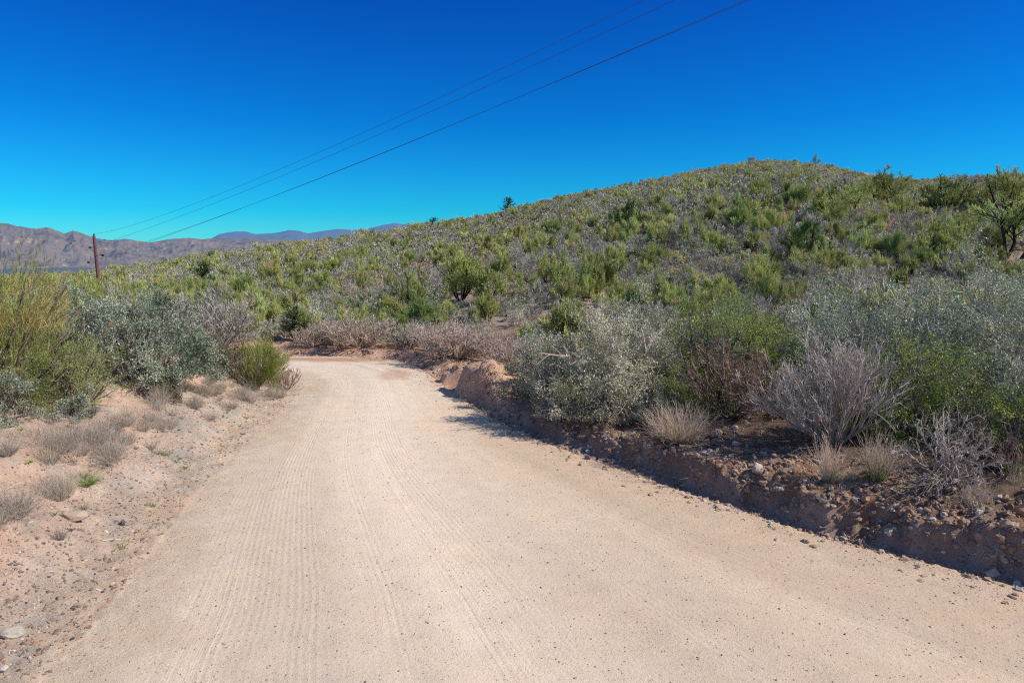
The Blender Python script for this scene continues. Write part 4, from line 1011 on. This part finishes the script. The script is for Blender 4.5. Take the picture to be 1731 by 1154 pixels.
single = {k: [] for k in KINDS}; rest = {k: [] for k in KINDS}
order = sorted(PL, key=lambda p: -p[4] / math.hypot(p[0], p[1]))
CAP = {'grey_shrub': 296, 'green_broom': 296, 'leafy_shrub': 296, 'straw_shrub': 90}
for p in order:
    k = p[3]
    if near_screen(p[0], p[1], p[2], p[4]): rest[k].append(p)
    elif len(single[k]) < CAP[k]: single[k].append(p)
    else: rest[k].append(p)
rngh = np.random.default_rng(88)
for k, lst in single.items():
    meshes = KINDS[k][0]
    for (x, y, z, _, s) in lst:
        o = bpy.data.objects.new(k, meshes[rngh.integers(len(meshes))]); link(o)
        hs_ = s * rngh.uniform(.85, 1.25); o.location = (x, y, z - .04); o.scale = (s, s * rngh.uniform(.85, 1.15), hs_ * (1.15 if k == 'green_broom' else 1)); o.rotation_euler = (0, 0, rngh.uniform(0, 6.28))
        zn = zone(x, y); size = 'small ' if s < np.mean(KINDS[k][3]) * .8 else 'large ' if s > np.mean(KINDS[k][3]) * 1.15 else ''
        tag(o, size + LOOK[k] + ' ' + zn, 'shrub', k.replace('_', ' ') + 's ' + zn + (', ' + size.strip() if size else ''))
MASS = {'grey_shrub': 'shrub_cover', 'green_broom': 'broom_cover', 'leafy_shrub': 'leafy_cover', 'straw_shrub': 'straw_cover'}
for k, lst in rest.items():
    lods = KINDS[k][1]; Vs, Fs, Ts, Ms, n = [], [], [], [], 0
    for (x, y, z, _, s) in lst:
        V, F, T, M = lods[rngh.integers(len(lods))]; a = rngh.uniform(0, 6.28); ca, sa = math.cos(a), math.sin(a)
        hz = s * rngh.uniform(.85, 1.25) * (1.15 if k == 'green_broom' else 1)
        W = np.stack([(V[:, 0] * ca - V[:, 1] * sa) * s + x, (V[:, 0] * sa + V[:, 1] * ca) * s + y, V[:, 2] * hz + z - .04], 1)
        Vs.append(W); Fs.append(F + n); Ts.append(np.clip(T + rngh.normal(0, .13), 0, 1)); Ms.append(M); n += len(V)
    me = mesh_from(MASS[k], np.concatenate(Vs), [np.concatenate(Fs)], KINDS[k][2], np.concatenate(Ms), np.concatenate(Ts))
    o = bpy.data.objects.new(MASS[k], me); link(o)
    tag(o, 'far ' + LOOK[k] + 's covering the hillside as one mass', 'ground cover', kind='stuff')
print('hill plants', len(PL), {k: (len(single[k]), len(rest[k])) for k in KINDS})
# ------------------------------------------------------------------ stones
def ico(sub=0):
    t = (1 + 5 ** .5) / 2
    V = np.array([(-1, t, 0), (1, t, 0), (-1, -t, 0), (1, -t, 0), (0, -1, t), (0, 1, t), (0, -1, -t), (0, 1, -t), (t, 0, -1), (t, 0, 1), (-t, 0, -1), (-t, 0, 1)], float)
    V = norm(V)
    F = np.array([(0, 11, 5), (0, 5, 1), (0, 1, 7), (0, 7, 10), (0, 10, 11), (1, 5, 9), (5, 11, 4), (11, 10, 2), (10, 7, 6), (7, 1, 8), (3, 9, 4), (3, 4, 2), (3, 2, 6), (3, 6, 8), (3, 8, 9), (4, 9, 5), (2, 4, 11), (6, 2, 10), (8, 6, 7), (9, 8, 1)])
    for _ in range(sub):
        V = list(map(tuple, V)); cache = {}
        def mid(a, b):
            k = (min(a, b), max(a, b))
            if k not in cache:
                p = (np.array(V[a]) + np.array(V[b])) / 2; V.append(tuple(p / np.linalg.norm(p))); cache[k] = len(V) - 1
            return cache[k]
        G = []
        for a, b, c in F:
            ab, bc, ca = mid(a, b), mid(b, c), mid(c, a); G += [(a, ab, ca), (b, bc, ab), (c, ca, bc), (ab, bc, ca)]
        F = np.array(G); V = np.array(V)
    return V, F
def stone_mat(name, stops, vary=.1):
    m, nt = new_mat(name)
    t = N(nt, 'ShaderNodeAttribute', attribute_name='tint').outputs['Fac']; c = ramp(nt, t, stops)
    g = N(nt, 'ShaderNodeNewGeometry').outputs['Position']; n1 = noise(nt, g, 40, 4, .65); n2 = noise(nt, g, 9, 3, .6)
    c = mixc(nt, 1.0, c, math_(nt, 'ADD', .45, math_(nt, 'ADD', math_(nt, 'MULTIPLY', n1, .6), math_(nt, 'MULTIPLY', n2, .5))), 'MULTIPLY')
    b = N(nt, 'ShaderNodeBsdfPrincipled'); L(nt, c, b.inputs['Base Color']); b.inputs['Roughness'].default_value = .9; b.inputs['Specular IOR Level'].default_value = .2
    bp = N(nt, 'ShaderNodeBump'); bp.inputs['Strength'].default_value = .6; bp.inputs['Distance'].default_value = .02; L(nt, n1, bp.inputs['Height']); L(nt, bp.outputs[0], b.inputs['Normal'])
    o = N(nt, 'ShaderNodeOutputMaterial'); L(nt, b.outputs[0], o.inputs[0]); return m
M_STONE = stone_mat('stone', [(0, (.085, .075, .07)), (.25, (.20, .16, .14)), (.45, (.36, .21, .13)), (.65, (.42, .31, .22)), (.85, (.46, .40, .33)), (1, (.66, .60, .53))])

def stones(name, label, XY, size, tint, sub, seed, flat=.6, sink=.3):
    rng = np.random.default_rng(seed); V0, F0 = ico(sub); n = len(XY); k = len(V0)
    z, _ = terrain(XY[:, 0], XY[:, 1])
    S = size[:, None] * rng.uniform(.6, 1.3, (n, 3)) * [1, 1, flat]
    ang = rng.uniform(0, 6.28, n); ca, sa = np.cos(ang), np.sin(ang)
    V = V0[None] * (1 + .22 * rng.normal(size=(n, k, 1))) * S[:, None]
    W = np.stack([V[..., 0] * ca[:, None] - V[..., 1] * sa[:, None] + XY[:, :1], V[..., 0] * sa[:, None] + V[..., 1] * ca[:, None] + XY[:, 1:2], V[..., 2] + z[:, None] + (S[:, 2:3] * (1 - 2 * sink) * .5)], -1).reshape(-1, 3)
    F = (F0[None] + (np.arange(n) * k)[:, None, None]).reshape(-1, 3)
    me = mesh_from(name, W, [F], [M_STONE], tint=np.repeat(tint, k))
    o = bpy.data.objects.new(name, me); link(o); return tag(o, label, 'stones', kind='stuff')
rngs = np.random.default_rng(404)
def pick(n, prob, x0=-9, x1=9, y0=4.6, y1=24, sizepow=3.2, s0=.006, s1=.05):
    XY = []; got = 0
    while got < n:
        p = np.stack([rngs.uniform(x0, x1, n * 2), y0 * (y1 / y0) ** rngs.uniform(0, 1, n * 2)], 1)
        p = p[np.abs(p[:, 0]) < p[:, 1] * .85]
        _, m = base_height(p[:, 0], p[:, 1], False)
        p = p[rngs.uniform(size=len(p)) < prob(p[:, 0], p[:, 1], m)]; XY.append(p); got += len(p)
    XY = np.concatenate(XY)[:n]
    return XY, s0 + (s1 - s0) * rngs.uniform(size=n) ** sizepow
XY, S = pick(9000, lambda x, y, m: np.where(m['ins'], .45 + .55 * np.exp(-np.minimum(m['dL'], m['dR']) / .5), 0), s0=.0028, s1=.013, sizepow=4)
stones('gravel', 'loose gravel lying on the dirt road', XY, S, np.clip(rngs.normal(.68, .22, len(S)), 0, 1), 0, 1)
XY, S = pick(15000, lambda x, y, m: np.where(m['left'], np.exp(-((m['dL'] - .9) / .9) ** 2), 0), s0=.004, s1=.026, sizepow=4.5)
stones('verge_gravel', 'loose stones on the left verge', XY, S, np.clip(rngs.normal(.5, .24, len(S)), 0, 1), 0, 2)
XY, S = pick(6500, lambda x, y, m: np.where(m['right'], np.exp(-((m['dR'] - .55) / .6) ** 2) * (.4 + .6 * (m['hb'] > .3)), 0), s0=.007, s1=.055, sizepow=3.6)
stones('rubble', 'broken stones and clods on the cut face of the right bank', XY, S, np.clip(rngs.normal(.5, .18, len(S)) + .35 * (rngs.uniform(size=len(S)) < .03), 0, 1), 1, 3, flat=.75, sink=.55)
XY, S = pick(2000, lambda x, y, m: np.where(m['ins'], np.exp(-m['dR'] / .2), np.where(m['right'], np.exp(-m['dR'] / .2), 0)), s0=.006, s1=.045, sizepow=4)
stones('crumbled_dirt', 'crumbled clods along the right road edge', XY, S, np.clip(rngs.normal(.66, .12, len(S)), 0, 1), 1, 4, sink=.4)

def rock(label, x, y, w, d, h, tint, seed, rot=0, group=None, sink=.25):
    rng = np.random.default_rng(seed); V, F = ico(2)
    # chipped: cut by random planes
    for _ in range(9):
        nrm = norm(rng.normal(size=3)); q = rng.uniform(.55, .85); e = V @ nrm
        V = V - np.maximum(e - q, 0)[:, None] * nrm
    V = V * (1 + .03 * rng.normal(size=(len(V), 1))); V = V / np.abs(V).max(0)
    V = V * [w / 2, d / 2, h / 2]; V[:, 2] += h / 2 - h * sink
    me = mesh_from('rock', V, [F], [M_STONE], tint=np.full(len(V), tint)); o = bpy.data.objects.new('rock', me); link(o)
    z, _ = terrain(np.array([x]), np.array([y])); o.location = (x, y, float(z[0])); o.rotation_euler = (rng.uniform(-.1, .1), rng.uniform(-.1, .1), rot)
    return tag(o, label, 'rock', group)
rock('flat tan rock lying beside the low tuft on the left verge', -5.42, 8.05, .34, .2, .15, .7, 1, .5)
rock('small dark upright stone right of the flat tan rock on the left verge', -4.98, 8.35, .07, .06, .12, .12, 2)
rock('broad pale rock sunk into the left verge near the bottom of the photo', -4.62, 5.9, .26, .2, .09, .85, 3, .2)
rock('grey-green rock near the bottom left corner', -4.5, 5.5, .16, .13, .09, .3, 4)
rock('small pale stone below the grey-green rock at bottom left', -4.3, 5.35, .09, .08, .06, .9, 5)
rock('flat pale stone at the left photo edge above the stony verge', -5.85, 7.05, .2, .14, .07, .8, 6)
rock('small dark peaked stone lying alone on the right side of the road', 1.28, 11.25, .11, .1, .1, .2, 7)
rock('tan stone on the road edge left of the shaded bank', .95, 12.0, .2, .15, .1, .6, 8)
rock('white stone at the foot of the right bank beside the tan stone', 1.35, 11.75, .1, .09, .08, .9, 9)
rock('white stone on the lit dirt right of the big grass tuft', 3.75, 11.2, .12, .1, .1, .9, 10)
rock('large pinkish white stone in the shaded bank face at far right', 5.33, 7.15, .2, .12, .11, .85, 11, .4)
rock('orange rock at the top of the shaded bank face at far right', 5.95, 7.55, .24, .16, .15, .45, 12)
rock('grey rock beside the orange one in the bank at far right', 5.6, 7.35, .2, .16, .14, .7, 13)
rock('pale rock under the straw tufts in the middle of the bank face', 3.55, 9.5, .3, .16, .2, .8, 14, .8)
rock('orange lump at the bank lip left of the big grass tuft', 2.0, 12.25, .36, .2, .16, .5, 15, .7)
rock('long pinkish root-like rock right of the big grass tuft', 3.35, 10.9, .4, .14, .12, .6, 16, .6)
for i in range(34):
    t = rngs.uniform(); _k = 0
    while True:
        x, y = rngs.uniform(-.5, 6.2), rngs.uniform(6.8, 15); _, m = base_height(np.array([x]), np.array([y]), False)
        if m['right'][0] and .15 < m['dR'][0] < 1.2: break
    s = rngs.uniform(.07, .17)
    rock('fist-sized stone embedded in the cut face of the right bank', x, y, s, s * .8, s * .75, float(np.clip(rngs.normal(.45, .2), 0, .85)), 100 + i, rngs.uniform(0, 6), 'fist-sized stones in the right bank', .4)

# fallen twigs and leaf litter under the bushes
def litter():
    rng = np.random.default_rng(606); A = MB()
    n = 5200; p = np.stack([rng.uniform(-9, 9.5, n * 3), rng.uniform(6.5, 18, n * 3)], 1)
    _, m = base_height(p[:, 0], p[:, 1], False)
    pr = np.where(m['right'], sstep(.6, 1.6, m['dR']) * .9 + .06, np.where(m['left'], .10 + .25 * sstep(2.0, 3.5, m['dL']), 0))
    p = p[rng.uniform(size=len(p)) < pr][:n]; n = len(p)
    z, _ = terrain(p[:, 0], p[:, 1]); a = rng.uniform(0, 6.28, n); l = rng.uniform(.04, .3, n)
    d = np.stack([np.cos(a), np.sin(a), rng.uniform(-.1, .25, n)], 1)
    A.ribbon(rng, grow(rng, np.stack([p[:, 0], p[:, 1], z + .012], 1), d, l, 3, .2), rng.uniform(.005, .012, n), rng.uniform(0, 1, n))
    o = bpy.data.objects.new('litter', A.build('litter', [M_PALE])); link(o); tag(o, 'fallen twigs lying under the roadside bushes', 'litter', kind='stuff')
litter()

# ------------------------------------------------------------------ utility pole and wires
def simple_mat(name, col, rough=.7, metal=0):
    m, nt = new_mat(name); g = N(nt, 'ShaderNodeTexCoord').outputs['Object']
    mp = N(nt, 'ShaderNodeMapping'); mp.inputs['Scale'].default_value = (14, 14, 1.2); L(nt, g, mp.inputs[0]); n1 = noise(nt, mp.outputs[0], 2, 4, .6)
    c = mixc(nt, 1.0, col, math_(nt, 'ADD', .5, n1), 'MULTIPLY')
    b = N(nt, 'ShaderNodeBsdfPrincipled'); L(nt, c, b.inputs['Base Color']); b.inputs['Roughness'].default_value = rough; b.inputs['Metallic'].default_value = metal
    o = N(nt, 'ShaderNodeOutputMaterial'); L(nt, b.outputs[0], o.inputs[0]); return m
M_POLE = simple_mat('creosoted_wood', (.17, .075, .06), .85); M_DARK = simple_mat('dark_insulator', (.025, .022, .025), .4); M_STEEL = simple_mat('galvanised_steel', (.22, .22, .23), .45, .6); M_WIRE = simple_mat('wire', (.05, .07, .12), .5)
PX, PY = -31.5, 52.2; QX, QY = 25.0, 5.0
pz = float(terrain(np.array([PX]), np.array([PY]))[0][0])
pole = bpy.data.objects.new('utility_pole', None); link(pole); pole.location = (PX, PY, pz)
tag(pole, 'reddish brown wooden utility pole beyond the left bushes, carrying four wires', 'utility pole')
def bm_tube(pts, r0, r1, sides=12):
    A = MB(); P = np.array(pts, float)[None]; A.tube(P, r0, r1, sides); return A
ptop = 4.42 - pz
A = bm_tube([(-.0, 0, -.4)] + [(-.016 * k, 0, ptop * k / 6) for k in range(1, 7)], .135, .105, 14)
tipx = -.016 * 6
A.tube(np.array([[(tipx, 0, ptop - .001), (tipx, 0, ptop + .05), (tipx, 0, ptop + .09)]]), .106, .01, 14)
part('shaft', A.build('utility_pole_shaft', [M_POLE], smooth=True), pole)
dq = np.array([QX - PX, QY - PY, 0]); du = dq / np.linalg.norm(dq)
WC = [(5.58, 7.40, 4.27, 0.0), (4.23, 8.48, 3.69, -.0155), (3.97, 8.59, 2.84, .0148), (2.93, 9.49, 2.66, -.024)]
Z0 = [4.52, 3.57, 2.99, 2.43]
for i, (a2, a1, a0, s0) in enumerate(WC):
    end = np.array([PX, PY, 0]) + dq * s0 + np.array([0, 0, Z0[i]]) - np.array([PX, PY, pz])
    if i == 0:
        B = bm_tube([(tipx, 0, ptop + .05), (tipx, 0, ptop + .17)], .05, .06, 8); b_ = part('insulator', B.build('pole_top_insulator', [M_DARK]), pole)
        end = np.array([tipx, 0, ptop + .17])
    else:
        B = bm_tube([(-.016 * 6 * end[2] / ptop, 0, end[2]), (end[0], end[1], end[2])], .022, .018, 6); br = part('bracket', B.build('insulator_bracket', [M_STEEL]), pole)
        o_ = du * (-.12 if s0 < 0 else .12)
        pts = [end - o_ * .3 + (o_ * k / 5) * 1.6 for k in range(6)]
        B = MB(); rr = [.03, .085, .045, .085, .045, .07]
        for k in range(5): B.tube(np.array([[pts[k], pts[k + 1]]]), rr[k], rr[k + 1], 10)
        part('insulator', B.build('side_insulator', [M_DARK]), br)
    # the wire itself: a sagging span towards the next pole out of the photo
    s = np.linspace(0, 1.02, 70); k = np.exp(-s / .06)
    Pw = np.array([PX, PY, 0])[None] + dq[None] * s[:, None]
    zz = a2 * s ** 2 + a1 * s + a0
    st = end + np.array([PX, PY, pz]); off = st - np.array([PX, PY, a0]); Pw[:, 2] = zz
    Pw = Pw + off[None] * k[:, None]
    base = Pw[0].copy(); Wm = MB(); Wm.tube((Pw - base)[None], .0072, .0072, 5)
    wo_ = bpy.data.objects.new('power_line', Wm.build('power_line', [M_WIRE], smooth=True)); link(wo_); wo_.location = base
    tag(wo_, ['topmost of the four overhead wires, fixed to the pole top', 'second highest overhead wire, with clear sky on either side', 'upper wire of the close lower pair crossing the sky', 'lower wire of the close lower pair crossing the sky'][i], 'power line', 'overhead wires from the utility pole')
